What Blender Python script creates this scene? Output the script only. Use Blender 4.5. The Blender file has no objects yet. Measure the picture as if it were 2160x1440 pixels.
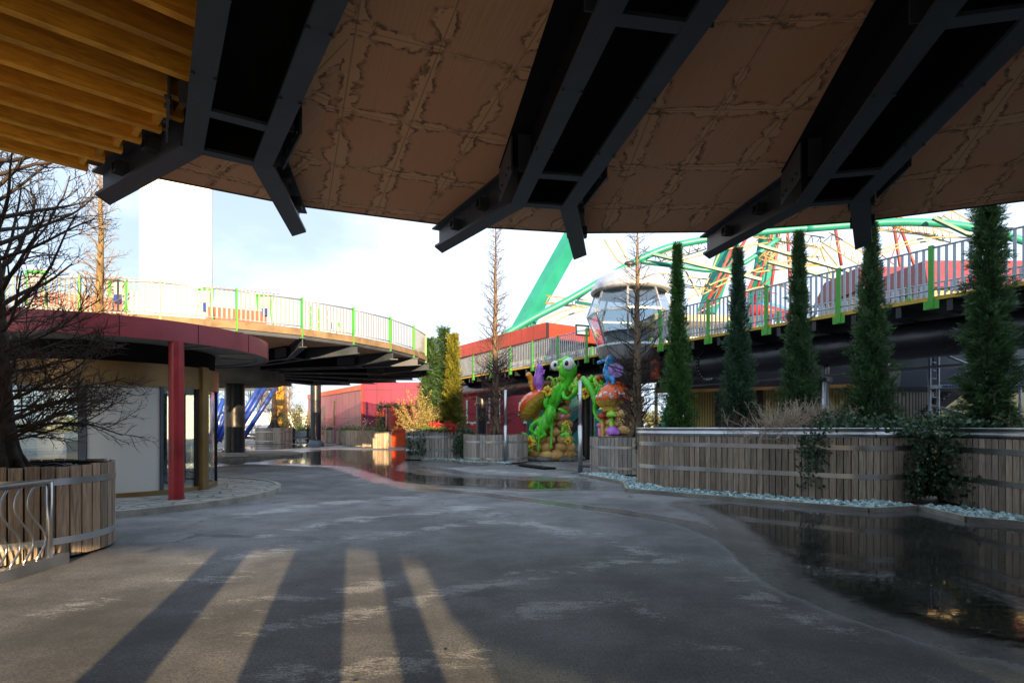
import bpy, math, random
import numpy as np
from mathutils import Vector, Matrix, noise as mnoise
R = math.radians
PI = math.pi
sc = bpy.context.scene
COL = sc.collection
H0, F = 900.0, 1200.0          # horizon line and focal length measured on the photograph


def P(px, py, Y):
    return Vector(((px - 1080) / F * Y, Y, 1.5 + (H0 - py) / F * Y))


def G(px, py):
    Y = 1.5 * F / (py - H0)
    return Vector(((px - 1080) / F * Y, Y, 0))


# ------------------------------------------------------------------ mesh builder
class MB:
    def __init__(s):
        s.v = []; s.f = []; s.m = []; s.sm = []; s.r = []; s.uv = {}
        s.mi = 0; s.smooth = False; s.rnd = 0.5

    def vert(s, p):
        s.v.append((p[0], p[1], p[2])); return len(s.v) - 1

    def face(s, idx, uv=None):
        if uv is not None: s.uv[len(s.f)] = uv
        s.f.append(tuple(idx)); s.m.append(s.mi); s.sm.append(s.smooth); s.r.append(s.rnd)

    def poly(s, pts, uv=None):
        s.face([s.vert(p) for p in pts], uv)

    def box(s, c, size, rz=0.0, mat=None):
        hx, hy, hz = size[0] / 2, size[1] / 2, size[2] / 2
        M = mat if mat is not None else Matrix.Rotation(rz, 3, 'Z')
        c = Vector(c)
        i = [s.vert(c + M @ Vector((x * hx, y * hy, z * hz))) for z in (-1, 1) for y in (-1, 1) for x in (-1, 1)]
        for q in ((0, 2, 3, 1), (4, 5, 7, 6), (0, 1, 5, 4), (2, 6, 7, 3), (0, 4, 6, 2), (1, 3, 7, 5)):
            s.face([i[k] for k in q])

    def beam(s, a, b, w, h, up=(0, 0, 1), roll=0.0):
        a, b = Vector(a), Vector(b)
        d = (b - a); L = d.length
        if L < 1e-6: return
        d /= L
        up = Vector(up)
        if abs(d.dot(up)) > 0.98: up = Vector((0, 1, 0)) if abs(d.y) < 0.9 else Vector((1, 0, 0))
        x = d.cross(up).normalized(); z = x.cross(d).normalized()
        if roll:
            q = Matrix.Rotation(roll, 3, d); x = q @ x; z = q @ z
        M = Matrix((x, d, z)).transposed()
        s.box((a + b) / 2, (w, L, h), mat=M)

    def tube(s, pts, rad, n=8, cap=True, closed=False):
        pts = [Vector(p) for p in pts]
        k = len(pts)
        if not hasattr(rad, '__len__'): rad = [rad] * k
        rings = []
        ref = None
        for i, p in enumerate(pts):
            if closed: t = pts[(i + 1) % k] - pts[i - 1]
            else: t = pts[min(i + 1, k - 1)] - pts[max(i - 1, 0)]
            if t.length < 1e-9: t = Vector((0, 0, 1))
            t.normalize()
            if ref is None:
                ref = t.cross(Vector((0, 0, 1)) if abs(t.z) < 0.9 else Vector((1, 0, 0))).normalized()
            else:
                ref = ref - t * ref.dot(t)
                if ref.length < 1e-6: ref = t.orthogonal()
                ref.normalize()
            o = t.cross(ref)
            rings.append([s.vert(p + (ref * math.cos(2 * PI * j / n) + o * math.sin(2 * PI * j / n)) * rad[i]) for j in range(n)])
        sm, s.smooth = s.smooth, n > 4
        for i in range(k - 1 + (1 if closed else 0)):
            A, B = rings[i], rings[(i + 1) % k]
            for j in range(n):
                s.face((A[j], A[(j + 1) % n], B[(j + 1) % n], B[j]))
        s.smooth = False
        if cap and not closed and n > 3:
            s.face(rings[0][::-1]); s.face(rings[-1])
        s.smooth = sm

    def lathe(s, prof, n=32, c=(0, 0, 0), a0=0.0, a1=2 * PI, smooth=True, ps=False):
        if not ps and len(prof) > 2:
            for q in range(len(prof) - 1): s.lathe(prof[q:q + 2], n, c, a0, a1, smooth)
            return
        full = abs(a1 - a0 - 2 * PI) < 1e-6
        m = n if full else n + 1
        rings = [[s.vert((c[0] + r * math.cos(a0 + (a1 - a0) * j / n), c[1] + r * math.sin(a0 + (a1 - a0) * j / n), c[2] + z)) for j in range(m)] for r, z in prof]
        sm, s.smooth = s.smooth, smooth
        for i in range(len(prof) - 1):
            for j in range(n):
                j2 = (j + 1) % m
                s.face((rings[i][j], rings[i][j2], rings[i + 1][j2], rings[i + 1][j]))
        s.smooth = sm

    def prism(s, poly, z0, z1, top=True, bottom=True):
        k = len(poly)
        A = [s.vert((p[0], p[1], z0)) for p in poly]; B = [s.vert((p[0], p[1], z1)) for p in poly]
        for i in range(k):
            j = (i + 1) % k
            s.face((A[i], A[j], B[j], B[i]))
        if top: s.face(B)
        if bottom: s.face(A[::-1])

    def blob(s, c, rad, nu=14, nv=9, amp=0.0, fr=1.5, seed=0.0, M=None, flat=False):
        c = Vector(c)
        if not hasattr(rad, '__len__'): rad = (rad, rad, rad)
        rows = []
        for i in range(nv + 1):
            th = PI * i / nv
            row = []
            for j in range(nu if 0 < i < nv else 1):
                ph = 2 * PI * j / nu
                d = Vector((math.sin(th) * math.cos(ph), math.sin(th) * math.sin(ph), math.cos(th)))
                k = 1 + amp * mnoise.noise(d * fr + Vector((seed * 7.3, seed * 3.1, seed))) if amp else 1
                q = Vector((d.x * rad[0], d.y * rad[1], d.z * rad[2])) * k
                row.append(s.vert(c + (M @ q if M is not None else q)))
            rows.append(row)
        sm, s.smooth = s.smooth, not flat
        for i in range(nv):
            A, B = rows[i], rows[i + 1]
            for j in range(nu):
                j2 = (j + 1) % nu
                if len(A) == 1: s.face((A[0], B[j], B[j2]))
                elif len(B) == 1: s.face((A[j], B[0], A[j2]))
                else: s.face((A[j], B[j], B[j2], A[j2]))
        s.smooth = sm

    def build(s, name, mats, origin=(0, 0, 0), parent=None):
        me = bpy.data.meshes.new(name)
        o3 = Vector(origin)
        v = np.array(s.v, dtype=np.float32).reshape(-1, 3) - np.array(o3, dtype=np.float32)
        me.from_pydata(v.tolist(), [], s.f)
        if not isinstance(mats, (list, tuple)): mats = [mats]
        for m in mats: me.materials.append(m)
        n = len(me.polygons)
        if n == len(s.m):
            me.polygons.foreach_set('material_index', s.m)
            me.polygons.foreach_set('use_smooth', s.sm)
            at = me.attributes.new('rnd', 'FLOAT', 'FACE'); at.data.foreach_set('value', s.r)
        if s.uv:
            ul = me.uv_layers.new(name='UVMap')
            for p in me.polygons:
                u = s.uv.get(p.index)
                if u is not None:
                    for li, w in zip(p.loop_indices, u): ul.data[li].uv = w
        me.update()
        ob = bpy.data.objects.new(name, me); COL.objects.link(ob)
        if parent is not None: ob.parent = parent
        else: ob.location = o3
        return ob


def leafmesh(name, pos, nrm, ax, size, aspect, rnd, mat, origin, parent=None, fold=0.25):
    """many small folded leaves in one mesh: each leaf two triangles meeting along its midrib"""
    n = len(pos)
    pos = np.asarray(pos, float) - np.array(origin, float); nrm = np.asarray(nrm, float); ax = np.asarray(ax, float)
    ax /= np.linalg.norm(ax, axis=1)[:, None] + 1e-9
    side = np.cross(ax, nrm); side /= np.linalg.norm(side, axis=1)[:, None] + 1e-9
    nn = np.cross(side, ax)
    size = np.asarray(size, float)[:, None]
    w = size * aspect / 2
    a = pos; b = pos + ax * size
    mid = pos + ax * size * 0.45
    l = mid + side * w + nn * w * fold; r = mid - side * w + nn * w * fold
    V = np.stack([a, l, b, r], 1).reshape(-1, 3)
    me = bpy.data.meshes.new(name)
    me.vertices.add(4 * n); me.vertices.foreach_set('co', V.astype(np.float32).ravel())
    k = np.arange(n) * 4
    L = np.stack([k, k + 1, k + 2, k, k + 2, k + 3], 1).ravel().astype(np.int32)
    me.loops.add(6 * n); me.loops.foreach_set('vertex_index', L)
    me.polygons.add(2 * n)
    me.polygons.foreach_set('loop_start', (np.arange(2 * n) * 3).astype(np.int32))
    me.materials.append(mat)
    at = me.attributes.new('rnd', 'FLOAT', 'FACE')
    at.data.foreach_set('value', np.repeat(np.asarray(rnd, float), 2).astype(np.float32))
    me.update(calc_edges=True); me.validate()
    ob = bpy.data.objects.new(name, me); COL.objects.link(ob)
    if parent is not None: ob.parent = parent
    else: ob.location = origin
    return ob


def tag(o, label, cat, group=None, kind=None):
    o['label'] = label; o['category'] = cat
    if group: o['group'] = group
    if kind: o['kind'] = kind
    return o


class Thing:
    def __init__(s, name, label, cat, loc=(0, 0, 0), group=None):
        s.o = bpy.data.objects.new(name, None); COL.objects.link(s.o)
        s.loc = Vector(loc); s.o.location = s.loc; s.o.empty_display_size = 0.2
        tag(s.o, label, cat, group)

    def part(s, name, mb, mats, parent=None, label=None):
        ob = mb.build(name, mats, s.loc, parent if parent is not None else s.o)
        if label: ob['label'] = label
        return ob


def single(name, mb, mats, label, cat, loc=(0, 0, 0), group=None, kind=None):
    return tag(mb.build(name, mats, loc), label, cat, group, kind)


def structure(name, mb, mats, loc=(0, 0, 0)):
    o = mb.build(name, mats, loc); o['kind'] = 'structure'; return o


def dup(root, loc, rz=0.0, label=None, scale=None):
    r = root.copy(); COL.objects.link(r); r.location = loc; r.rotation_euler = (0, 0, rz)
    if scale: r.scale = (scale,) * 3
    if label: r['label'] = label
    for ch in list(root.children):
        c = ch.copy(); COL.objects.link(c); c.parent = r
        for g in list(ch.children):
            d = g.copy(); COL.objects.link(d); d.parent = c
    return r


# ------------------------------------------------------------------ materials
class NT:
    def __init__(s, name):
        s.mat = bpy.data.materials.new(name); s.mat.use_nodes = True
        s.t = s.mat.node_tree; s.b = s.t.nodes['Principled BSDF']; s.out = s.t.nodes['Material Output']

    def n(s, typ, **kw):
        nd = s.t.nodes.new(typ)
        for k, v in kw.items(): setattr(nd, k, v)
        return nd

    def set(s, sock, v):
        if v is None: return
        if isinstance(v, bpy.types.NodeSocket): s.t.links.new(v, sock)
        elif sock.type == 'RGBA' and hasattr(v, '__len__'): sock.default_value = (v[0], v[1], v[2], 1)
        else: sock.default_value = v

    def math(s, op, a, b=None, c=None, clamp=False):
        nd = s.n('ShaderNodeMath', operation=op); nd.use_clamp = clamp
        s.set(nd.inputs[0], a); s.set(nd.inputs[1], b)
        if c is not None: s.set(nd.inputs[2], c)
        return nd.outputs[0]

    def mix(s, f, a, b, mode='MIX'):
        nd = s.n('ShaderNodeMix', data_type='RGBA', blend_type=mode)
        s.set(nd.inputs[0], f); s.set(nd.inputs[6], a); s.set(nd.inputs[7], b)
        return nd.outputs[2]

    def ramp(s, f, lo, hi):
        nd = s.n('ShaderNodeMapRange'); nd.interpolation_type = 'SMOOTHSTEP'
        s.set(nd.inputs[0], f); nd.inputs[1].default_value = lo; nd.inputs[2].default_value = hi
        return nd.outputs[0]

    def coord(s, scale=(1, 1, 1), which='Object', rot=(0, 0, 0)):
        tc = s.n('ShaderNodeTexCoord'); mp = s.n('ShaderNodeMapping')
        s.t.links.new(tc.outputs[which], mp.inputs[0]); mp.inputs['Scale'].default_value = scale
        mp.inputs['Rotation'].default_value = rot
        return mp.outputs[0]

    def noise(s, vec, scale, detail=4, rough=0.55, dist=0.0):
        nd = s.n('ShaderNodeTexNoise'); s.set(nd.inputs['Vector'], vec)
        nd.inputs['Scale'].default_value = scale; nd.inputs['Detail'].default_value = detail
        nd.inputs['Roughness'].default_value = rough; nd.inputs['Distortion'].default_value = dist
        return nd.outputs[0]

    def attr(s, name):
        return s.n('ShaderNodeAttribute', attribute_name=name).outputs['Fac']

    def bump(s, h, strength=0.3, dist=0.02):
        nd = s.n('ShaderNodeBump'); s.set(nd.inputs['Height'], h)
        nd.inputs['Strength'].default_value = strength; nd.inputs['Distance'].default_value = dist
        s.t.links.new(nd.outputs[0], s.b.inputs['Normal']); return nd

    def done(s, col=None, rough=None, metal=None, spec=None):
        s.set(s.b.inputs['Base Color'], col); s.set(s.b.inputs['Roughness'], rough)
        s.set(s.b.inputs['Metallic'], metal); s.set(s.b.inputs['Specular IOR Level'], spec)
        return s.mat


def sc3(c, k): return tuple(min(1, x * k) for x in c)


def paint(name, c, rough=0.5, metal=0.0, var=0.25, scale=2.0, bump=0.0, spec=0.5, fine=40):
    n = NT(name); v = n.coord()
    a = n.noise(v, scale, 6, 0.6)
    b = n.noise(v, fine, 3, 0.6)
    f = n.math('ADD', n.math('MULTIPLY', a, 0.75), n.math('MULTIPLY', b, 0.25))
    col = n.mix(n.ramp(f, 0.3, 0.7), sc3(c, 1 - var), sc3(c, 1 + var))
    rr = n.math('ADD', n.math('MULTIPLY', a, 0.3), rough - 0.15, clamp=True)
    if bump: n.bump(b, bump, 0.01)
    return n.done(col, rr, metal, spec)


def wood(name, c, var=0.45, rough=0.8, grain=(14, 14, 0.8), stain=None):
    """boards: a tone of its own per board (face attribute), grain along z, knots"""
    n = NT(name)
    tc = n.n('ShaderNodeTexCoord').outputs['Object']
    r = n.attr('rnd')
    off = n.n('ShaderNodeCombineXYZ'); n.set(off.inputs[0], n.math('MULTIPLY', r, 37.0)); n.set(off.inputs[2], n.math('MULTIPLY', r, 91.0))
    ad = n.n('ShaderNodeVectorMath', operation='ADD'); n.set(ad.inputs[0], tc); n.set(ad.inputs[1], off.outputs[0])
    mp = n.n('ShaderNodeMapping'); n.set(mp.inputs[0], ad.outputs[0]); mp.inputs['Scale'].default_value = grain
    g = n.noise(mp.outputs[0], 3.0, 6, 0.65, 0.6)
    big = n.noise(ad.outputs[0], 1.6, 3, 0.5)
    col = n.mix(n.ramp(g, 0.3, 0.72), sc3(c, 1 - var), sc3(c, 1 + var * 0.7))
    col = n.mix(n.math('MULTIPLY', n.ramp(r, 0.0, 1.0), 0.55), col, n.mix(0.5, col, sc3((c[0] * 1.2, c[1] * 0.95, c[2] * 0.72), 0.62)))
    if stain is not None:
        col = n.mix(n.math('MULTIPLY', n.ramp(big, 0.5, 0.72), 0.6), col, stain)
    col = n.mix(1.0, col, n.mix(n.math('FRACT', n.math('MULTIPLY', r, 7.31)), (0.62, 0.62, 0.62), (1.25, 1.22, 1.18)), 'MULTIPLY')
    n.bump(g, 0.35, 0.01)
    return n.done(col, rough, 0, 0.3)


def foliage(name, c1, c2, trans=0.16, rough=0.55):
    n = NT(name); r = n.attr('rnd')
    col = n.mix(r, c1, c2)
    n.done(col, rough, 0, 0.35)
    tr = n.n('ShaderNodeBsdfTranslucent'); n.set(tr.inputs[0], n.mix(0.3, col, (0.2, 0.3, 0.03)))
    mx = n.n('ShaderNodeMixShader'); mx.inputs[0].default_value = trans
    n.t.links.new(n.b.outputs[0], mx.inputs[1]); n.t.links.new(tr.outputs[0], mx.inputs[2])
    n.t.links.new(mx.outputs[0], n.out.inputs[0])
    return n.mat


def glassmat(name, tint=(0.85, 0.92, 0.92), refl=0.08, rough=0.02):
    n = NT(name)
    tr = n.n('ShaderNodeBsdfTransparent'); n.set(tr.inputs[0], tint)
    gl = n.n('ShaderNodeBsdfGlossy'); gl.inputs['Roughness'].default_value = rough; n.set(gl.inputs[0], (0.9, 0.95, 1))
    lw = n.n('ShaderNodeLayerWeight'); lw.inputs[0].default_value = 0.35
    f = n.math('ADD', n.math('MULTIPLY', lw.outputs['Facing'], 0.5), refl, clamp=True)
    mx = n.n('ShaderNodeMixShader'); n.set(mx.inputs[0], f)
    n.t.links.new(tr.outputs[0], mx.inputs[1]); n.t.links.new(gl.outputs[0], mx.inputs[2])
    n.t.links.new(mx.outputs[0], n.out.inputs[0])
    return n.mat


def brushed(name, c=(0.55, 0.56, 0.58), rough=0.32):
    n = NT(name); v = n.coord((1, 1, 30))
    a = n.noise(v, 6, 4, 0.6); b = n.noise(n.coord(), 1.5, 4)
    col = n.mix(n.ramp(b, 0.35, 0.7), sc3(c, 0.75), sc3(c, 1.1))
    n.bump(a, 0.08, 0.005)
    return n.done(col, n.math('ADD', n.math('MULTIPLY', b, 0.25), rough - 0.12), 1.0, 0.5)


def panelled(name, c, dx=1.2, dz=2.2, ang=0.0, seam=(0.02, 0.01, 0.01), rough=0.45, var=0.15, spec=0.45, z0=0.0):
    """cladding panels: dark joints every dx along the wall and dz in height"""
    n = NT(name)
    tc = n.n('ShaderNodeTexCoord').outputs['Object']
    mp = n.n('ShaderNodeMapping'); n.set(mp.inputs[0], tc); mp.inputs['Rotation'].default_value = (0, 0, -ang)
    sp = n.n('ShaderNodeSeparateXYZ'); n.set(sp.inputs[0], mp.outputs[0])
    def joint(s, d, w):
        q = n.math('ABSOLUTE', n.math('SUBTRACT', n.math('FRACT', n.math('DIVIDE', s, d)), 0.5))
        return n.math('GREATER_THAN', q, 0.5 - w / d)
    j = n.math('MAXIMUM', joint(sp.outputs[0], dx, 0.018), joint(n.math('ADD', sp.outputs[2], z0), dz, 0.018))
    cell = n.n('ShaderNodeTexWhiteNoise', noise_dimensions='2D')
    cx = n.n('ShaderNodeCombineXYZ'); n.set(cx.inputs[0], n.math('ROUND', n.math('DIVIDE', sp.outputs[0], dx))); n.set(cx.inputs[1], n.math('ROUND', n.math('DIVIDE', sp.outputs[2], dz)))
    n.set(cell.inputs[0], cx.outputs[0])
    a = n.noise(n.coord((1, 1, 0.3)), 1.2, 5)
    f = n.math('ADD', n.math('MULTIPLY', a, 0.7), n.math('MULTIPLY', cell.outputs[0], 0.3))
    col = n.mix(n.ramp(f, 0.3, 0.75), sc3(c, 1 - var), sc3(c, 1 + var))
    col = n.mix(j, col, seam)
    return n.done(col, rough, 0, spec)


def soffit_mat(name, c=(0.74, 0.42, 0.25), du=1.15, dv=0.63):
    """board-marked concrete: wavering damp lines along the formwork joints (UV in metres)"""
    n = NT(name)
    uv = n.n('ShaderNodeTexCoord').outputs['UV']
    sp = n.n('ShaderNodeSeparateXYZ'); n.set(sp.inputs[0], uv)
    nz = n.noise(uv, 1.6, 5, 0.62, 0.4); nz2 = n.noise(uv, 7.0, 5, 0.7, 0.8); nz3 = n.noise(uv, 0.55, 3, 0.5)
    mp = n.n('ShaderNodeMapping'); n.set(mp.inputs[0], uv); mp.inputs['Scale'].default_value = (0.6, 30, 1)
    gr = n.noise(mp.outputs[0], 2.2, 5, 0.7)
    mp2 = n.n('ShaderNodeMapping'); n.set(mp2.inputs[0], uv); mp2.inputs['Location'].default_value = (13.7, 4.2, 0)
    na = n.noise(mp2.outputs[0], 1.1, 5, 0.6, 0.5)
    wob = n.math('MULTIPLY', n.math('SUBTRACT', n.noise(uv, 4.2, 7, 0.62, 1.2), 0.5), 0.13)
    def dist(s, d):
        return n.math('MULTIPLY', n.math('ABSOLUTE', n.math('SUBTRACT', n.math('FRACT', n.math('ADD', n.math('DIVIDE', s, d), 0.5)), 0.5)), d)
    du_ = dist(sp.outputs[0], du); dv_ = dist(sp.outputs[1], dv)
    def stain(dd, wn):
        w = n.math('MULTIPLY', n.ramp(wn, 0.36, 0.70), 0.125)
        e = n.math('SUBTRACT', n.math('ADD', dd, wob), w)
        inside = n.math('SUBTRACT', 1.0, n.ramp(e, -0.010, 0.004))
        tide = n.math('MULTIPLY', n.ramp(e, -0.006, 0.002), n.math('SUBTRACT', 1.0, n.ramp(e, 0.004, 0.055)))
        return inside, n.math('MULTIPLY', tide, n.ramp(wn, 0.36, 0.48))
    i1, e1 = stain(du_, nz); i2, e2 = stain(dv_, na)
    seam = n.math('SUBTRACT', 1.0, n.ramp(n.math('MINIMUM', du_, dv_), 0.003, 0.009))
    base = n.mix(n.ramp(gr, 0.3, 0.7), sc3(c, 0.9), sc3(c, 1.07))
    base = n.mix(n.ramp(nz3, 0.35, 0.65), base, n.mix(0.6, base, (c[0] * 1.05, c[1] * 0.85, c[2] * 0.75)))
    col = n.mix(n.math('MULTIPLY', n.math('MAXIMUM', i1, i2), 0.8), base, (min(1, c[0] * 1.15), c[1] * 1.2, c[2] * 1.12))
    edge = n.math('MAXIMUM', e1, e2)
    col = n.mix(n.math('MULTIPLY', edge, n.ramp(nz2, 0.38, 0.58)), col, sc3(c, 0.27))
    col = n.mix(n.math('MULTIPLY', seam, 0.55), col, sc3(c, 0.35))
    n.bump(gr, 0.15, 0.01)
    return n.done(col, 0.85, 0, 0.25)


def ground_mat():
    n = NT('wet_concrete')
    v = n.coord()
    big = n.noise(v, 0.35, 6, 0.6); mid = n.noise(v, 1.7, 7, 0.62); fine = n.noise(v, 14, 8, 0.78); grit = n.noise(v, 55, 5, 0.8)
    st = n.noise(n.coord((1.0, 3.2, 1), rot=(0, 0, R(-8))), 2.6, 9, 0.72, 0.7)
    st2 = n.noise(n.coord((1.0, 2.6, 1), rot=(0, 0, R(14))), 13.0, 8, 0.85, 0.8)
    f = n.math('ADD', n.math('MULTIPLY', big, 0.5), n.math('ADD', n.math('MULTIPLY', mid, 0.28), n.math('MULTIPLY', fine, 0.22)))
    col = n.mix(n.ramp(f, 0.36, 0.62), (0.050, 0.053, 0.060), (0.245, 0.25, 0.26))
    col = n.mix(n.math('MULTIPLY', n.ramp(n.noise(v, 0.9, 4, 0.6), 0.52, 0.72), 0.35), col, (0.11, 0.105, 0.07))   # mossy brown
    salt = n.math('MULTIPLY', n.attr('salt'), n.ramp(n.noise(n.coord((1, 1.6, 1)), 1.1, 8, 0.7, 0.5), 0.36, 0.60))
    k = n.math('ADD', n.math('MULTIPLY', n.math('SUBTRACT', n.math('ADD', n.math('MULTIPLY', st, 0.5), n.math('MULTIPLY', st2, 0.5)), 0.5), 1.5), 0.5)
    s1 = n.ramp(n.math('ADD', k, n.math('MULTIPLY', salt, 0.28)), 0.64, 0.74)
    col = n.mix(n.math('MULTIPLY', s1, 0.78), col, (0.46, 0.47, 0.48))
    sand = n.ramp(n.math('SUBTRACT', grit, n.math('MULTIPLY', big, 0.25)), 0.33, 0.44)
    col = n.mix(n.math('MULTIPLY', sand, 0.72), col, sc3((0.05, 0.047, 0.044), 1))
    vor = n.n('ShaderNodeTexVoronoi', feature='DISTANCE_TO_EDGE'); n.set(vor.inputs['Vector'], n.coord()); vor.inputs['Scale'].default_value = 0.33
    crack = n.math('MULTIPLY', n.math('SUBTRACT', 1.0, n.ramp(n.math('ADD', vor.outputs[0], n.math('MULTIPLY', n.math('SUBTRACT', mid, 0.5), 0.22)), 0.0, 0.011)), n.ramp(big, 0.5, 0.6))
    col = n.mix(n.math('MULTIPLY', crack, 0.6), col, (0.03, 0.03, 0.03))
    wet = n.attr('wet')
    w = n.ramp(n.math('ADD', wet, n.math('MULTIPLY', n.math('SUBTRACT', mid, 0.5), 0.7)), 0.25, 0.75)
    col = n.mix(n.math('MULTIPLY', w, 0.62), col, n.mix(0.55, col, (0.03, 0.032, 0.036)))
    rough = n.math('SUBTRACT', n.math('ADD', 0.62, n.math('MULTIPLY', fine, 0.25)), n.math('MULTIPLY', w, 0.52))
    h = n.math('ADD', n.math('MULTIPLY', fine, 0.6), n.math('MULTIPLY', grit, 0.6))
    n.bump(n.math('MULTIPLY', h, n.math('SUBTRACT', 1.0, n.math('MULTIPLY', w, 0.9))), 0.5, 0.014)
    return n.done(col, rough, 0, 0.5)


def puddle_mat():
    n = NT('rain_water')
    v = n.coord()
    d = n.attr('depth')
    ns = n.noise(v, 1.3, 7, 0.65); ns2 = n.noise(n.coord((1, 2.4, 1)), 7.0, 7, 0.72, 0.6)
    k = n.math('ADD', d, n.math('ADD', n.math('MULTIPLY', n.math('SUBTRACT', ns, 0.5), 0.5), n.math('MULTIPLY', n.math('SUBTRACT', ns2, 0.5), 0.75)))
    fac = n.ramp(k, 0.08, 0.40)
    n.done(n.mix(n.ramp(ns, 0.3, 0.7), (0.012, 0.012, 0.012), (0.035, 0.033, 0.03)), n.math('ADD', 0.02, n.math('MULTIPLY', n.ramp(ns2, 0.45, 0.75), 0.30)), 0, 0.5)
    n.b.inputs['IOR'].default_value = 1.36
    n.bump(n.noise(v, 4.0, 4, 0.6), 0.035, 0.02)
    tr = n.n('ShaderNodeBsdfTransparent')
    mx = n.n('ShaderNodeMixShader'); n.set(mx.inputs[0], fac)
    n.t.links.new(tr.outputs[0], mx.inputs[1]); n.t.links.new(n.b.outputs[0], mx.inputs[2])
    n.t.links.new(mx.outputs[0], n.out.inputs[0])
    return n.mat


def flagstone_mat():
    n = NT('flagstones')
    v = n.coord()
    vo = n.n('ShaderNodeTexVoronoi', feature='DISTANCE_TO_EDGE'); n.set(vo.inputs['Vector'], v); vo.inputs['Scale'].default_value = 2.6
    vc = n.n('ShaderNodeTexVoronoi'); n.set(vc.inputs['Vector'], v); vc.inputs['Scale'].default_value = 2.6
    sp = n.n('ShaderNodeSeparateXYZ'); n.set(sp.inputs[0], vc.outputs['Color'])
    a = n.noise(v, 14, 5)
    col = n.mix(sp.outputs[0], (0.20, 0.21, 0.23), (0.34, 0.33, 0.31))
    col = n.mix(n.math('MULTIPLY', a, 0.5), col, (0.15, 0.16, 0.13))
    j = n.math('SUBTRACT', 1.0, n.ramp(vo.outputs[0], 0.015, 0.05))
    col = n.mix(j, col, (0.05, 0.06, 0.035))
    n.bump(n.ramp(vo.outputs[0], 0.0, 0.06), 0.5, 0.02)
    return n.done(col, 0.55, 0, 0.4)


M = {}
M['ground'] = ground_mat(); M['water'] = puddle_mat(); M['flag'] = flagstone_mat()
M['soffit'] = soffit_mat('board_marked_concrete')
M['concrete'] = paint('grey_concrete', (0.30, 0.28, 0.25), 0.85, 0, 0.3, 1.2, 0.2, 0.3)
M['pale_concrete'] = paint('pale_concrete', (0.5, 0.49, 0.46), 0.85, 0, 0.25, 3, 0.2, 0.3)
M['kerb'] = paint('kerb_stone', (0.24, 0.23, 0.20), 0.75, 0, 0.35, 3, 0.3)
M['steel'] = paint('dark_blue_steel', (0.045, 0.057, 0.078), 0.5, 0.0, 0.35, 1.2, 0.05, 0.5)
M['black_steel'] = paint('black_steel', (0.014, 0.015, 0.02), 0.34, 0.0, 0.25, 2, 0.03, 0.5)
M['blackout'] = paint('black_paint', (0.008, 0.008, 0.009), 0.85, 0, 0.2, 2, 0, 0.2)
M['tube_steel'] = paint('black_gloss_pipe', (0.016, 0.016, 0.022), 0.3, 0.0, 0.2, 1.2, 0.0, 0.6)
M['stainless'] = brushed('brushed_stainless')
M['bandsteel'] = brushed('band_steel', (0.58, 0.59, 0.61), 0.33)
M['galv'] = paint('galvanised_steel', (0.36, 0.39, 0.43), 0.42, 0.6, 0.12, 4)
M['white_metal'] = paint('white_painted_metal', (0.74, 0.74, 0.73), 0.45, 0, 0.06, 3)
M['pale_bar'] = paint('pale_grey_bar', (0.24, 0.245, 0.25), 0.5, 0, 0.06, 3)
M['lime'] = paint('lime_green_paint', (0.06, 0.33, 0.03), 0.38, 0, 0.12, 2)
M['yellow_edge'] = paint('yellow_ochre_paint', (0.55, 0.36, 0.03), 0.5, 0, 0.25, 3)
M['timber_fascia'] = paint('weathered_fascia', (0.21, 0.145, 0.085), 0.75, 0, 0.4, 1.6, 0.2, 0.3)
M['stave'] = wood('weathered_larch', (0.36, 0.295, 0.235), 0.5)
M['stave_grey'] = wood('grey_larch', (0.42, 0.385, 0.35), 0.45)
M['joist'] = wood('orange_pine', (0.92, 0.43, 0.055), 0.35, 0.6, (1.2, 1.2, 9))
M['decking'] = paint('stained_decking', (0.20, 0.09, 0.025), 0.8, 0, 0.4, 2)
M['liner'] = paint('black_liner', (0.01, 0.009, 0.008), 0.95, 0, 0.2)
M['soil'] = paint('potting_soil', (0.03, 0.022, 0.016), 0.95, 0, 0.5, 9, 0.6)
M['bark_dark'] = paint('dark_bark', (0.055, 0.042, 0.034), 0.9, 0, 0.45, 10, 0.6, 0.2)
M['bark'] = paint('grey_brown_bark', (0.15, 0.108, 0.07), 0.9, 0, 0.4, 12, 0.6, 0.2)
M['twig'] = paint('red_brown_twig', (0.085, 0.052, 0.045), 0.85, 0, 0.4, 3, 0, 0.2)
M['twig_tan'] = paint('tan_twig', (0.20, 0.14, 0.07), 0.85, 0, 0.35, 3, 0, 0.2)
M['twig_black'] = paint('black_twig', (0.05, 0.037, 0.031), 0.85, 0, 0.4, 3, 0, 0.2)
M['straw'] = paint('dry_stem', (0.42, 0.34, 0.26), 0.9, 0, 0.4, 5, 0, 0.2)
M['yew'] = foliage('yew_needles', (0.008, 0.028, 0.013), (0.085, 0.18, 0.065))
M['yew_bright'] = foliage('bright_yew_needles', (0.010, 0.040, 0.010), (0.085, 0.24, 0.045))
M['yew_blue'] = foliage('blue_green_needles', (0.008, 0.026, 0.019), (0.065, 0.15, 0.09))
M['yew_gold'] = foliage('golden_yew_needles', (0.045, 0.07, 0.012), (0.30, 0.27, 0.03))
M['gold_bush'] = foliage('cream_variegated_leaves', (0.16, 0.14, 0.04), (0.55, 0.45, 0.18))
M['ivy'] = foliage('ivy_leaves', (0.008, 0.024, 0.014), (0.065, 0.14, 0.07), 0.12, 0.38)
M['green_leaf'] = foliage('green_leaves', (0.03, 0.07, 0.015), (0.14, 0.22, 0.05))
M['olive_leaf'] = foliage('olive_leaves', (0.07, 0.08, 0.03), (0.24, 0.24, 0.10))
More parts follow.
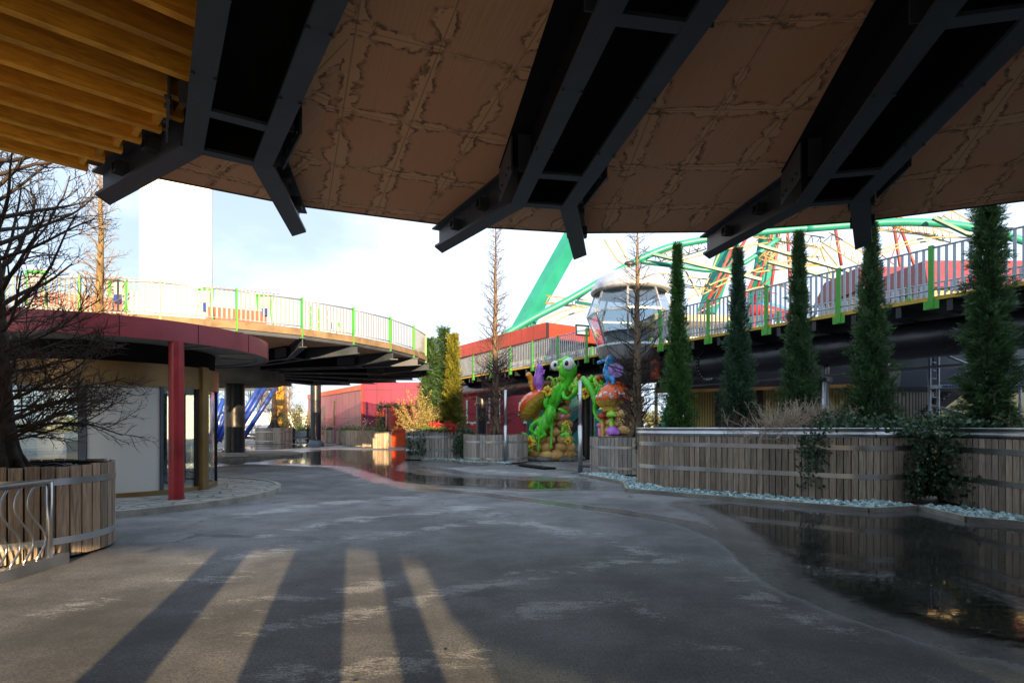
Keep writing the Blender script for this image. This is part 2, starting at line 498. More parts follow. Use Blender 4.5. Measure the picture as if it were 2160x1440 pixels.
M['red_leaf'] = foliage('red_leaves', (0.45, 0.02, 0.03), (0.8, 0.08, 0.08), 0.2)
M['glass_rock'] = NT('teal_glass_rock')
_n = M['glass_rock']; _r = _n.attr('rnd')
_n.done(_n.mix(_r, (0.05, 0.13, 0.14), (0.36, 0.50, 0.50)), 0.18, 0, 0.7); M['glass_rock'] = _n.mat
M['grey_rock'] = NT('field_stone')
_n = M['grey_rock']; _r = _n.attr('rnd'); _a = _n.noise(_n.coord(), 9, 6)
_n.done(_n.mix(_a, _n.mix(_r, (0.10, 0.095, 0.085), (0.26, 0.23, 0.20)), (0.12, 0.13, 0.10)), 0.8, 0, 0.3); M['grey_rock'] = _n.mat
M['tan_stone'] = NT('painted_tan_stone')
_n = M['tan_stone']; _r = _n.attr('rnd'); _a = _n.noise(_n.coord(), 5, 4)
_n.done(_n.mix(_n.math('ADD', _n.math('MULTIPLY', _r, 0.5), _n.math('MULTIPLY', _a, 0.5)), (0.38, 0.17, 0.03), (0.85, 0.56, 0.20)), 0.35, 0, 0.5); M['tan_stone'] = _n.mat
M['glass'] = glassmat('window_glass'); M['glass_dark'] = glassmat('tinted_glass', (0.5, 0.6, 0.6), 0.12)
M['glass_clear'] = glassmat('cabin_glass', (0.62, 0.70, 0.74), 0.16)
M['frost'] = paint('frosted_panel', (0.48, 0.48, 0.45), 0.35, 0, 0.04, 0.8, 0, 0.5)
M['bronze'] = paint('bronze_trim', (0.20, 0.125, 0.045), 0.4, 0.35, 0.2, 1.2)
M['kiosk_red'] = paint('faded_crimson_panel', (0.22, 0.024, 0.034), 0.42, 0, 0.28, 0.9)
M['column_red'] = paint('crimson_column', (0.26, 0.013, 0.020), 0.38, 0, 0.3, 1.5)
M['soffit_board'] = paint('grey_soffit', (0.20, 0.20, 0.20), 0.6, 0, 0.2)
M['magenta'] = panelled('magenta_cladding', (0.19, 0.013, 0.052), 1.15, 2.25, 0)
M['mauve'] = panelled('mauve_cladding', (0.26, 0.075, 0.12), 0.9, 2.25, R(-45))
M['red'] = paint('signal_red_paint', (0.36, 0.022, 0.012), 0.4, 0, 0.12, 1.0)
M['orange_red'] = panelled('orange_red_cladding', (0.40, 0.038, 0.016), 1.6, 1.3, R(-58))
M['orange'] = paint('orange_paint', (0.50, 0.05, 0.008), 0.4, 0, 0.1)
M['pink'] = panelled('pink_red_wall', (0.40, 0.04, 0.055), 1.5, 2.4, 0)
M['ride_orange'] = paint('ride_orange_paint', (0.26, 0.022, 0.004), 0.5, 0, 0.1)
M['teal'] = paint('teal_paint', (0.016, 0.24, 0.19), 0.4, 0, 0.15, 0.5)
M['teal_dark'] = paint('dark_teal_paint', (0.012, 0.13, 0.12), 0.4, 0, 0.15, 0.5)
M['cream'] = paint('cream_yellow_paint', (0.36, 0.29, 0.13), 0.45, 0, 0.2, 1)
M['lattice_red'] = paint('faded_red_paint', (0.28, 0.045, 0.045), 0.5, 0, 0.2, 1)
M['blue'] = paint('royal_blue_paint', (0.01, 0.045, 0.28), 0.4, 0, 0.15, 1)
M['sky_blue'] = paint('light_blue_paint', (0.04, 0.28, 0.72), 0.3, 0, 0.2, 3)
M['yellow'] = paint('yellow_paint', (0.48, 0.25, 0.012), 0.4, 0, 0.12, 1)
M['yellow_wall'] = panelled('yellow_board_wall', (0.62, 0.46, 0.15), 0.12, 9.0, R(-30), (0.2, 0.14, 0.04), 0.7)
M['slat_wall'] = panelled('grey_slat_wall', (0.30, 0.27, 0.22), 0.10, 9.0, 0, (0.07, 0.06, 0.05), 0.8)
M['white'] = paint('white_render', (0.80, 0.80, 0.80), 0.6, 0, 0.04, 0.3)
M['dome'] = paint('satin_aluminium', (0.5, 0.53, 0.57), 0.28, 0.55, 0.05, 0.6)
M['skirt'] = paint('grey_aluminium', (0.42, 0.43, 0.43), 0.35, 0.6, 0.15, 1)
M['mantis'] = paint('gloss_leaf_green', (0.09, 0.62, 0.03), 0.16, 0, 0.35, 1.6, 0, 0.6)
M['mantis_light'] = paint('gloss_lime_green', (0.30, 0.66, 0.04), 0.16, 0, 0.2, 2, 0, 0.6)
M['eye_white'] = paint('gloss_white', (0.8, 0.8, 0.78), 0.12, 0, 0.02, 2, 0, 0.6)
M['black_gloss'] = paint('gloss_black', (0.01, 0.012, 0.015), 0.15, 0, 0.1, 2, 0, 0.6)
M['cap_red'] = paint('gloss_mushroom_red', (0.75, 0.10, 0.012), 0.16, 0, 0.3, 1.4, 0, 0.6)
M['gill'] = paint('gloss_gill_yellow', (0.66, 0.40, 0.06), 0.25, 0, 0.3, 2, 0, 0.5)
M['purple'] = paint('gloss_violet', (0.40, 0.13, 0.60), 0.18, 0, 0.2, 3, 0, 0.6)
M['pink_gloss'] = paint('gloss_pink', (0.75, 0.16, 0.42), 0.18, 0, 0.2, 3, 0, 0.6)
M['tongue'] = paint('gloss_tongue', (0.80, 0.30, 0.30), 0.2, 0, 0.1)
M['bee_orange'] = paint('gloss_amber', (0.80, 0.33, 0.02), 0.18, 0, 0.25, 4, 0, 0.6)
M['petal'] = paint('gloss_petal_yellow', (0.85, 0.58, 0.03), 0.22, 0, 0.25, 5, 0, 0.5)
M['moth_blue'] = paint('gloss_cyan_blue', (0.03, 0.30, 0.66), 0.2, 0, 0.45, 7, 0, 0.6)
M['lilac'] = paint('gloss_lilac', (0.46, 0.28, 0.72), 0.2, 0, 0.35, 5, 0, 0.6)
M['grout'] = paint('dark_brown_grout', (0.10, 0.045, 0.015), 0.6, 0, 0.3)
M['screen_grey'] = paint('grey_plastic', (0.35, 0.35, 0.35), 0.5, 0, 0.15)
M['brick_far'] = panelled('far_brick', (0.42, 0.16, 0.12), 3.0, 3.2, 0, (0.5, 0.5, 0.5), 0.8)
M['far_tree'] = foliage('far_foliage', (0.09, 0.10, 0.05), (0.24, 0.23, 0.12))
M['rust_roof'] = paint('crimson_roof', (0.20, 0.035, 0.05), 0.5, 0, 0.15)
M['lamp_strip'] = paint('lamp_housing', (0.35, 0.35, 0.34), 0.4, 0.3, 0.1)

# ------------------------------------------------------------------ ground and puddles
def seg_dist(px, py, a, b):
    ax, ay = a; bx, by = b
    dx, dy = bx - ax, by - ay
    t = np.clip(((px - ax) * dx + (py - ay) * dy) / (dx * dx + dy * dy + 1e-12), 0, 1)
    return np.hypot(px - ax - t * dx, py - ay - t * dy)


def inside(px, py, poly):
    r = np.zeros(px.shape, bool); k = len(poly)
    for i in range(k):
        x1, y1 = poly[i]; x2, y2 = poly[(i + 1) % k]
        c = ((y1 > py) != (y2 > py)) & (px < (x2 - x1) * (py - y1) / (y2 - y1 + 1e-12) + x1)
        r ^= c
    return r


def sdf(px, py, poly):
    d = np.full(px.shape, 1e9); k = len(poly)
    for i in range(k): d = np.minimum(d, seg_dist(px, py, poly[i], poly[(i + 1) % k]))
    return np.where(inside(px, py, poly), d, -d)


g2 = lambda pts: [tuple(G(*p)[:2]) for p in pts]
PUD = {
    'right': g2([(1450, 1062), (1500, 1082), (1545, 1108), (1590, 1140), (1618, 1180), (1660, 1215), (1730, 1258), (1850, 1302), (2000, 1345), (2200, 1395), (2420, 1395), (2420, 1120), (2160, 1112), (2040, 1106), (1940, 1080), (1835, 1088), (1640, 1070), (1540, 1060)]),
    'mid': g2([(575, 977), (630, 953), (700, 948), (780, 950), (870, 950), (884, 962), (860, 978), (850, 990), (900, 1000), (1000, 1008), (1110, 1012), (1215, 1014), (1225, 1030), (1120, 1033), (1000, 1027), (890, 1023), (820, 1016), (775, 1000), (730, 984), (640, 980)]),
    'left': g2([(400, 985), (440, 968), (520, 964), (590, 966), (560, 974), (480, 979)]),
    'far': g2([(430, 950), (520, 940), (640, 936), (720, 940), (600, 947)]),
    'behind': [(-6, -14), (8, -13.5), (9, -30), (-5, -30)],
}
SALT = [g2(s) for s in ([(560, 1128), (700, 1102), (850, 1085), (1000, 1070)], [(430, 1180), (640, 1150), (830, 1125), (960, 1108), (1090, 1092)],
        [(980, 1068), (1060, 1095), (1180, 1118), (1250, 1130)], [(1220, 1120), (1290, 1150), (1400, 1180)], [(1560, 1225), (1620, 1270), (1690, 1300), (1760, 1325)],
        [(1370, 1290), (1450, 1330), (1540, 1370), (1660, 1420), (1750, 1460)], [(560, 1330), (780, 1290), (980, 1240), (1140, 1210), (1330, 1185)],
        [(100, 1300), (300, 1240), (480, 1215)], [(870, 985), (1000, 990), (1190, 1004)], [(600, 1420), (800, 1400), (1000, 1390)], [(480, 1090), (700, 1060), (880, 1045)],
        [(420, 1290), (640, 1260), (800, 1235)], [(1100, 1290), (1300, 1260)])]

fx = np.concatenate([-np.geomspace(1600, 12.3, 26), np.arange(-12, 12.01, 0.12), np.geomspace(12.3, 1600, 26)])
fy = np.concatenate([-np.geomspace(1600, 3, 20)[:-1], np.arange(-3, 2, 1.0), np.arange(2, 14, 0.12), np.arange(14, 40, 0.25), np.geomspace(40.5, 1600, 26)])
XX, YY = np.meshgrid(fx, fy)
nx, ny = len(fx), len(fy)
me = bpy.data.meshes.new('ground')
V = np.stack([XX.ravel(), YY.ravel(), np.zeros(nx * ny)], 1).astype(np.float32)
me.vertices.add(nx * ny); me.vertices.foreach_set('co', V.ravel())
ii = (np.arange(ny - 1)[:, None] * nx + np.arange(nx - 1)[None, :]).ravel()
Lp = np.stack([ii, ii + 1, ii + nx + 1, ii + nx], 1).ravel().astype(np.int32)
nf = len(ii)
me.loops.add(4 * nf); me.loops.foreach_set('vertex_index', Lp)
me.polygons.add(nf); me.polygons.foreach_set('loop_start', (np.arange(nf) * 4).astype(np.int32))
me.update(calc_edges=True)
fxv, fyv = XX.ravel(), YY.ravel()
wet = np.zeros(nx * ny); salt = np.zeros(nx * ny)
for poly in PUD.values():
    wet = np.maximum(wet, np.clip(1 + sdf(fxv, fyv, poly) / (0.35 + 0.045 * np.abs(fyv)), 0, 1))
FILM = [g2([(760, 1000), (880, 1030), (1000, 1040), (1130, 1056), (1300, 1078), (1450, 1102), (1545, 1140), (1600, 1190), (1690, 1250), (1850, 1310), (2050, 1372)]), g2([(900, 985), (1010, 1002), (1220, 1010)])]
for ln in FILM:
    for a, b in zip(ln[:-1], ln[1:]):
        wet = np.maximum(wet, 1.05 * np.exp(-(seg_dist(fxv, fyv, a, b) / (.12 + .018 * np.abs(fyv))) ** 2))
for ln in SALT:
    for a, b in zip(ln[:-1], ln[1:]):
        dd = seg_dist(fxv, fyv, a, b)
        wd = 0.10 + 0.028 * np.abs(fyv)
        salt = np.maximum(salt, np.exp(-(dd / wd) ** 2))
for nm, ar in (('wet', wet), ('salt', salt)):
    at = me.attributes.new(nm, 'FLOAT', 'POINT'); at.data.foreach_set('value', ar.astype(np.float32))
me.materials.append(M['ground'])
go = bpy.data.objects.new('ground', me); COL.objects.link(go); go['kind'] = 'structure'

for nm, poly in PUD.items():
    xs = [p[0] for p in poly]; ys = [p[1] for p in poly]
    step = 0.10 if nm == 'right' else 0.25
    gx = np.arange(min(xs) - 0.6, max(xs) + 0.6, step); gy = np.arange(min(ys) - 0.6, max(ys) + 0.6, step)
    X, Y = np.meshgrid(gx, gy)
    sd = sdf(X, Y, poly); ok = sd > -0.5
    mb = MB(); idx = -np.ones(X.shape, int); dv = []
    keep = ok[:-1, :-1] & ok[1:, :-1] & ok[:-1, 1:] & ok[1:, 1:]
    for j, i in zip(*np.nonzero(keep)):
        q = []
        for (a, b) in ((j, i), (j, i + 1), (j + 1, i + 1), (j + 1, i)):
            if idx[a, b] < 0:
                idx[a, b] = mb.vert((X[a, b], Y[a, b], 0.004)); dv.append(sd[a, b] / (0.85 + 0.015 * abs(Y[a, b])))
            q.append(idx[a, b])
        mb.face(q)
    o = structure('puddle', mb, M['water'])
    at = o.data.attributes.new('depth', 'FLOAT', 'POINT'); at.data.foreach_set('value', np.array(dv, np.float32))


# ------------------------------------------------------------------ the two round raised decks
def deck(t, C, a_beam, fascia_mat, rail=True, timber=None, cols=(), col_mat=None, base_blocks=False):
    C = Vector((C[0], C[1], 0))
    Rr, zt, zb = 10.25, 4.75, 4.42
    pol = lambda r, a, z: C + Vector((r * math.cos(a), r * math.sin(a), z))
    mb = MB(); top = MB(); fas = MB()
    st = R(11.25)
    for k in range(32):
        a0 = a_beam - st / 2 + k * st; a1 = a0 + st
        sect = int(((k + 1) // 2)) % 16
        am = a_beam + (k // 2) * 2 * st + st if k % 2 else a_beam + (k // 2) * 2 * st
        # bisector of the bay this strip belongs to
        bay = math.floor(((a0 + st / 2) - a_beam) / (2 * st) + 1e-6)
        ab = a_beam + bay * 2 * st + st
        in_timber = timber is not None and k in timber
        i0, i1 = pol(3.0, a0, zb), pol(3.0, a1, zb); o0, o1 = pol(Rr, a0, zb), pol(Rr, a1, zb)
        if not in_timber:
            bd = Vector((math.cos(ab), math.sin(ab), 0)); bt = Vector((-bd.y, bd.x, 0))
            pts_ = [i0, i1, o1, o0]
            if timber is not None and k in (timber[0] - 1, timber[0] + 1):
                kk = a_beam + ((k + 1) // 2) * 2 * st if k % 2 else a_beam + (k // 2) * 2 * st
                d_ = Vector((math.cos(kk), math.sin(kk), 0)); s2 = Vector((-d_.y, d_.x, 0)); z_ = Vector((0, 0, zb))
                if k < timber[0]: pts_ = [i0, C + d_ * 3 + s2 * .3 + z_, C + d_ * 8.2 + s2 * .3 + z_, o1, o0]
                else: pts_ = [C + d_ * 3 - s2 * .3 + z_, i1, o1, o0, C + d_ * 8.2 - s2 * .3 + z_]
            uv = [((q - C).dot(bd) + bay * 7.31, (q - C).dot(bt) + bay * 3.17) for q in pts_]
            mb.poly(pts_, uv)
        u = Vector((0, 0, zt - zb))
        top.poly([i0 + u, o0 + u, o1 + u, i1 + u])
        n_ = (o0 + o1) / 2 - C; n_.z = 0; n_.normalize()
        fas.poly([o0 - n_ * 0.02 - Vector((0, 0, .02)), o1 - n_ * 0.02 - Vector((0, 0, .02)), o1 - n_ * .02 + u, o0 - n_ * .02 + u])
        fas.mi = 1; fas.beam((o0 + o1) / 2 + Vector((0, 0, .22)) - (o1 - o0) * 0.490, (o0 + o1) / 2 + Vector((0, 0, .22)) + (o1 - o0) * 0.490, 0.07, 0.23); fas.mi = 0
    t.part('deck_soffit', mb, M['soffit'])
    t.part('deck_surface', top, M['decking'])
    t.part('fascia', fas, [M['steel'], fascia_mat])
    hub = MB(); hub.lathe([(0, 3.5), (3.45, 3.5), (3.5, 3.55), (3.5, 4.2), (3.3, 4.28), (3.0, 4.42), (0, 4.43)], 48, C)
    t.part('hub_slab', hub, M['concrete'])
    for k in range(16):
        a = a_beam + k * 2 * st
        d = Vector((math.cos(a), math.sin(a), 0)); s_ = Vector((-d.y, d.x, 0))
        b = MB(); zf = 4.0
        for sg in (-1, 1):
            p0 = C + d * 2.8 + s_ * sg * 0.29; p1 = C + d * 8.25 + s_ * sg * 0.29
            b.mi = 0
            b.beam(p0 + Vector((0, 0, zf)), p1 + Vector((0, 0, zf)), 0.165, 0.03)
            b.mi = 1
            b.beam(p0 + Vector((0, 0, (zf + zb) / 2 + .005)), p1 + Vector((0, 0, (zf + zb) / 2 + .005)), 0.02, zb - zf - 0.03)
            b.mi = 0
        b.mi = 1
        b.beam(C + d * 2.8 + Vector((0, 0, zb - 0.012)), C + d * 8.25 + Vector((0, 0, zb - 0.012)), 1.0, 0.014)
        b.mi = 0
        for rr in (3.7, 5.25, 7.45, 8.2):
            b.beam(C + d * rr - s_ * 0.29 + Vector((0, 0, zf + .004)), C + d * rr + s_ * 0.29 + Vector((0, 0, zf + .004)), 0.11, 0.028)
        b.mi = 1
        b.beam(C + d * 8.2 - s_ * 0.29 + Vector((0, 0, 4.2)), C + d * 8.2 + s_ * 0.29 + Vector((0, 0, 4.2)), 0.02, 0.38)
        if not rail:
            b.mi = 0
            for sg in (-1, 1):
                for rr in (4.4, 6.0, 6.9):
                    for e in (-.07, .07): b.tube([C + d * (rr + .0) + s_ * (sg * .29 + e) + Vector((0, 0, zf - .032)), C + d * rr + s_ * (sg * .29 + e) + Vector((0, 0, zf - .012))], .014, 6)
                for rr in (5.25, 7.45): b.beam(C + d * rr + s_ * sg * .36 + Vector((0, 0, zf + .02)), C + d * rr + s_ * sg * .36 + Vector((0, 0, zb - .03)), .012, .13, up=s_)
        bo = t.part('radial_beam', b, [M['steel'], M['blackout']])
        for sg in (-1, 1):
            f = MB()
            p0 = C + d * 8.18 + s_ * sg * 0.29; at_ = a + sg * R(6.1); p1 = pol(10.55, at_, 0)
            dd = (p1 - p0).normalized(); sd = Vector((-dd.y, dd.x, 0))
            # tapered bottom flange with a raked tip
            fl = [p0 - sd * .10, p0 + sd * .10, p1 + sd * .105 - dd * (.22 if sg > 0 else 0.0), p1 - sd * .105 - dd * (0.0 if sg > 0 else .22)]
            zz = [zf, zf, zf + .12, zf + .12]
            lo = [f.vert((q.x, q.y, z - .015)) for q, z in zip(fl, zz)]; hi = [f.vert((q.x, q.y, z + .015)) for q, z in zip(fl, zz)]
            f.face(lo[::-1]); f.face(hi)
            for i in range(4): f.face((lo[i], lo[(i + 1) % 4], hi[(i + 1) % 4], hi[i]))
            w0, w1 = p0, p1 - dd * 0.16
            ln = [(w0, zf + .015), (w1, zf + .12), (w1, zb + .02), (w0, zb - .005)]
            A = [f.vert((q.x + sd.x * .011, q.y + sd.y * .011, z)) for q, z in ln]; B = [f.vert((q.x - sd.x * .011, q.y - sd.y * .011, z)) for q, z in ln]
            f.face(A); f.face(B[::-1])
            for i in range(4): f.face((A[i], B[i], B[(i + 1) % 4], A[(i + 1) % 4]))
            f.beam(p0 + Vector((0, 0, zb - .014)), p1 - dd * .1 + Vector((0, 0, zb - .014)), 0.2, 0.022)
            fo = t.part('fork_arm', f, M['steel'], bo)
            for q in ((0.75, 1.55) if not rail else ()):
                h = MB(); c = p0 + dd * q + Vector((0, 0, zf + .23)); lp = []
                for off in (-.14, .14):
                    for w_ in (.06, .048):
                        lp.append([h.vert(c + sd * off + dd * u_ * w_ + Vector((0, 0, v_ * w_))) for u_, v_ in ((-1, -1), (1, -1), (1, 1), (-1, 1))])
                for A_, B_ in ((0, 2), (3, 1), (1, 0), (2, 3)):
                    for i in range(4): h.face((lp[A_][i], lp[A_][(i + 1) % 4], lp[B_][(i + 1) % 4], lp[B_][i]))
                t.part('box_stub', h, M['steel'], bo)
            h = MB()
            # bolted splice plate
            pc = p0 - d * .30 + s_ * sg * .20
            h.beam(pc - d * .42 + Vector((0, 0, zf + .2)), pc + d * .38 + Vector((0, 0, zf + .2)), .016, .34)
            for q in (-.3, -.15, .12, .27):
                h.tube([pc + d * q + s_ * sg * -.02 + Vector((0, 0, zf + .1)), pc + d * q + s_ * sg * .03 + Vector((0, 0, zf + .1))], .018, 6)
            t.part('splice_plate', h, M['steel'], bo)
    if rail:
        for k in range(32):
            a0 = a_beam + st / 2 + k * st; a1 = a0 + st
            q0, q1 = pol(Rr - .02, a0, 0), pol(Rr - .02, a1, 0)
            dd = (q1 - q0); L = dd.length; dd /= L
            post = MB(); post.beam(q0 + Vector((0, 0, 4.45)), q0 + Vector((0, 0, 5.78)), 0.10, 0.05, up=dd)
            t.part('railing_post', post, M['lime'])
            r = MB()
            for i in range(1, 15):
                c = q0 + dd * L * i / 15
                r.beam(c + Vector((0, 0, 4.80)), c + Vector((0, 0, 5.70)), .055, .014, up=Vector((-dd.y, dd.x, 0)))
            r.mi = 1; r.tube([q0 + Vector((0, 0, 5.71)), q1 + Vector((0, 0, 5.71))], .026, 8); r.mi = 0
            r.tube([q0 + Vector((0, 0, 4.83)), q1 + Vector((0, 0, 4.83))], .018, 6)
            t.part('railing_panel', r, [M['pale_bar'], M['galv']])
    for (cx, cy, rc) in cols:
        c = MB(); c.lathe([(rc, 0.3 if base_blocks else 0.0), (rc, 3.51)], 28, (cx, cy, 0))
        c.mi = 1; c.lathe([(rc + .02, .45), (rc + .02, .47), (rc, .47)], 28, (cx, cy, 0)); c.mi = 0
        co = t.part('column', c, [col_mat, M['steel']])
        if base_blocks:
            bb = MB(); bb.box((cx, cy, 0.16), (1.7 * rc * 1.5, 1.7 * rc * 1.5, .32), 0.5)
            t.part('footing', bb, M['pale_concrete'], co)


C1 = (1.75, -1.65)
near = Thing('round_canopy', 'huge dark steel and concrete underside of a round deck directly overhead', 'canopy', (C1[0], C1[1], 0))
A1 = R(77.3)
deck(near, C1, A1, M['steel'], rail=False, timber=[5], cols=[(-0.95, -1.65, .20), (0.10, -1.65, .30), (1.28, -3.0, .13), (3.3, -.6, .3)], col_mat=M['black_steel'])
# timber joists in the bay at the left
ab = A1 + R(22.5) * 2.5
bd = Vector((math.cos(ab), math.sin(ab), 0)); bt = Vector((-bd.y, bd.x, 0)); Cv = Vector((C1[0], C1[1], 0))
rr = 9.76
rng = random.Random(4)
k = 0
while rr > 4.2:
    half = rr * math.tan(R(11.25)) - 0.24 - max(0, rr - 7.7) * .46
    j = MB(); j.rnd = rng.random()
    c = Cv + bd * rr
    j.beam(c - bt * half + Vector((0, 0, 4.29)), c + bt * half + Vector((0, 0, 4.29)), .075, .235)
    near.part('joist', j, M['joist'])
    if k < 9:
        n_ = MB(); n_.rnd = rng.random()
        pp = c - bt * (half - .06 - .0)
        n_.beam(pp - bd * .30 + Vector((0, 0, 4.30)), pp - bd * .05 + Vector((0, 0, 4.30)), .05, .2)
        near.part('joist_blocking', n_, M['joist'])
    rr -= 0.352; k += 1
dk = MB()
for i in range(44):
    r0 = 3.4 + i * .155
    h_ = (r0 + .07) * math.tan(R(11.25)) - .3 - max(0, r0 - 8.15) * .36
    c = Cv + bd * (r0 + .07); dk.rnd = rng.random()
    dk.beam(c - bt * h_ + Vector((0, 0, 4.43)), c + bt * h_ + Vector((0, 0, 4.43)), .148, .035)
near.part('timber_decking', dk, M['decking'])

va = MB()  # unseen board added under the rear rim to cut the sun streaks short
for i in range(10):
    a0, a1 = R(236 + i * 6.6), R(236 + (i + 1) * 6.6)
    q0, q1 = Cv + Vector((math.cos(a0), math.sin(a0), 0)) * 10.1, Cv + Vector((math.cos(a1), math.sin(a1), 0)) * 10.1
    va.beam(q0 + Vector((0, 0, 4.05)), q1 + Vector((0, 0, 4.05)), .05, .74)
near.part('sun_cutoff_board', va, M['timber_fascia'])
C2 = (-14.2, 26.1)
far = Thing('raised_round_deck', 'round raised deck with white railing and lime green posts behind the kiosk', 'deck', (C2[0], C2[1], 0))
deck(far, C2, R(-39.4), M['timber_fascia'], rail=True, cols=[(-12.9, 26.5, .42), (-14.4, 29.4, .42), (-16.4, 25.0, .42)], col_mat=M['black_steel'], base_blocks=True)
isl = MB(); isl.lathe([(4.4, 0), (4.4, .12), (4.2, .14), (0, .14)], 40, (-15.2, 28.6, 0), smooth=False)
structure('traffic_island', isl, M['kerb'])

# ------------------------------------------------------------------ kiosk at the left
KC = Vector((-9.0, 12.9, 0)); KR = 2.05
kio = Thing('round_kiosk', 'round glazed kiosk with broad crimson roof band and single red column', 'kiosk', KC)
b = MB(); b.lathe([(3.16, 3.14), (3.2, 3.14), (3.2, 3.53), (3.16, 3.53)], 72, KC); b.lathe([(3.16, 3.53), (2.9, 3.47), (0, 3.5)], 72, KC)
b.mi = 1
for q in range(-150, 60, 24):
    d_ = Vector((math.cos(R(q)), math.sin(R(q)), 0)); b.beam(KC + d_ * 3.199 + Vector((0, 0, 3.15)), KC + d_ * 3.199 + Vector((0, 0, 3.525)), .012, .008, up=d_)
kio.part('roof', b, [M['kiosk_red'], M['blackout']])
b = MB(); b.lathe([(3.16, 3.16), (2.95, 3.16), (2.95, 3.19), (0, 3.19)], 72, KC); kio.part('soffit', b, M['soffit_board'])
for q in (-62, -28, -20, 8, 16, 34):
    b = MB()
    for dq in (0,):
        a = R(q + dq); dv_ = Vector((math.cos(a), math.sin(a), 0))
        b.beam(KC + dv_ * 2.15 + Vector((0, 0, 3.165)), KC + dv_ * 2.9 + Vector((0, 0, 3.165)), .06, .03)
    kio.part('soffit_rib', b, M['lamp_strip'])
b = MB(); b.lathe([(2.0, 2.8), (2.02, 3.185)], 64, KC); kio.part('upper_drum', b, M['blackout'])
b = MB(); b.lathe([(2.02, 2.33), (2.09, 2.33), (2.09, 2.8), (1.98, 2.8)], 64, KC); kio.part('bronze_band', b, M['bronze'])
b = MB(); b.lathe([(2.0, .02), (2.07, .02), (2.07, .19), (1.98, .19)], 64, KC); kio.part('base_trim', b, M['bronze'])
b = MB(); b.lathe([(0, .12), (2.0, .12)], 48, KC); kio.part('floor_plate', b, M['concrete'])
b = MB(); b.lathe([(0, 2.34), (2.0, 2.34)], 48, KC); kio.part('inner_ceiling', b, M['white'])
b = MB(); b.lathe([(KR - .02, .19), (KR - .02, 2.33)], 26, KC, R(-70), R(-33)); kio.part('frosted_panel', b, M['frost'])
for a0, a1, mt in ((-32, -9, 'glass'), (1, 28, 'glass'), (28, 100, 'glass_dark'), (100, 200, 'glass'), (200, 244, 'glass'), (248, 289, 'glass')):
    b = MB(); b.lathe([(KR - .04, .19), (KR - .04, 2.33)], 20, KC, R(a0), R(a1))
    go_ = kio.part('glazing', b, M[mt])
    fr = MB()
    for a in (a0, a1):
        d_ = Vector((math.cos(R(a)), math.sin(R(a)), 0))
        fr.beam(KC + d_ * (KR - .02) + Vector((0, 0, .19)), KC + d_ * (KR - .02) + Vector((0, 0, 2.33)), .05, .06, up=d_)
    kio.part('glazing_frame', fr, M['black_steel'], go_)
b = MB()
d_ = Vector((math.cos(R(-4)), math.sin(R(-4)), 0)); b.beam(KC + d_ * 2.08 + Vector((0, 0, .05)), KC + d_ * 2.08 + Vector((0, 0, 2.83)), .22, .13, up=d_)
kio.part('bronze_post', b, M['bronze'])
b = MB()
for a in (-69.5, -32.5):
    d_ = Vector((math.cos(R(a)), math.sin(R(a)), 0)); b.beam(KC + d_ * 2.05 + Vector((0, 0, .19)), KC + d_ * 2.05 + Vector((0, 0, 2.33)), .05 if a > -50 else .12, .06, up=d_)
kio.part('dark_mullion', b, M['steel'])
b = MB()
d_ = Vector((math.cos(R(-11)), math.sin(R(-11)), 0))
for a in (-27, -13): 
    d_ = Vector((math.cos(R(a)), math.sin(R(a)), 0)); b.beam(KC + d_ * 1.85 + Vector((0, 0, .3)), KC + d_ * 1.85 + Vector((0, 0, 2.2)), .05, .05)
b.lathe([(1.83, 2.15), (1.88, 2.15), (1.88, 2.22), (1.83, 2.22)], 8, KC, R(-27), R(-13)); b.lathe([(1.83, .28), (1.88, .28), (1.88, .35), (1.83, .35)], 8, KC, R(-27), R(-13))
kio.part('sliding_door', b, M['black_steel'])
b = MB(); b.lathe([(0.135, .1), (0.135, 3.15)], 28, (-6.52, 11.05, 0)); b.lathe([(.15, .1), (.15, .13), (.135, .13)], 28, (-6.52, 11.05, 0))
kio.part('red_column', b, M['column_red'])
b = MB(); b.box((-9.3, 13.2, .65), (1.6, .6, 1.05), .6); kio.part('counter', b, M['screen_grey'])
b = MB(); b.box((-8.35, 12.7, 1.25), (.05, .5, 1.7), .2); kio.part('inner_screen', b, M['white'])

b = MB(); b.lathe([(0, .10), (3.64, .10)], 72, (-9.0, 12.2, 0)); structure('stone_paving', b, M['flag'])
b = MB(); b.lathe([(3.64, .0), (3.64, .115), (3.75, .115), (3.76, .0)], 90, (-9.0, 12.2, 0)); structure('kerb', b, M['kerb'])
k2 = dup(kio.o, (4.82, -6.6, 0), 0.7, 'added copy of the round crimson kiosk behind the viewer, blocking sun')  # unseen kiosk copy added to keep sun off the ground at right

# ------------------------------------------------------------------ planters
def stadium(E1, E2, r, step):
    E1, E2 = Vector((E1[0], E1[1])), Vector((E2[0], E2[1]))
    d = E2 - E1; L = d.length
    pts = []
    if L < 1e-6:
        n = max(12, int(2 * PI * r / step))
        return [(E1 + Vector((math.cos(2 * PI * i / n), math.sin(2 * PI * i / n))) * r, 2 * PI * i / n) for i in range(n)]
    th = math.atan2(d.y, d.x); d /= L; nn = Vector((-d.y, d.x))
    m = max(1, int(L / step)); h = max(4, int(PI * r / step))
    for i in range(m): pts.append((E1 - nn * r + d * L * (i + .5) / m, th - PI / 2))
    for i in range(h):
        a = th - PI / 2 + PI * (i + .5) / h; pts.append((E2 + Vector((math.cos(a), math.sin(a))) * r, a))
    for i in range(m): pts.append((E2 + nn * r - d * L * (i + .5) / m, th + PI / 2))
    for i in range(h):
        a = th + PI / 2 + PI * (i + .5) / h; pts.append((E1 + Vector((math.cos(a), math.sin(a))) * r, a))
    return pts


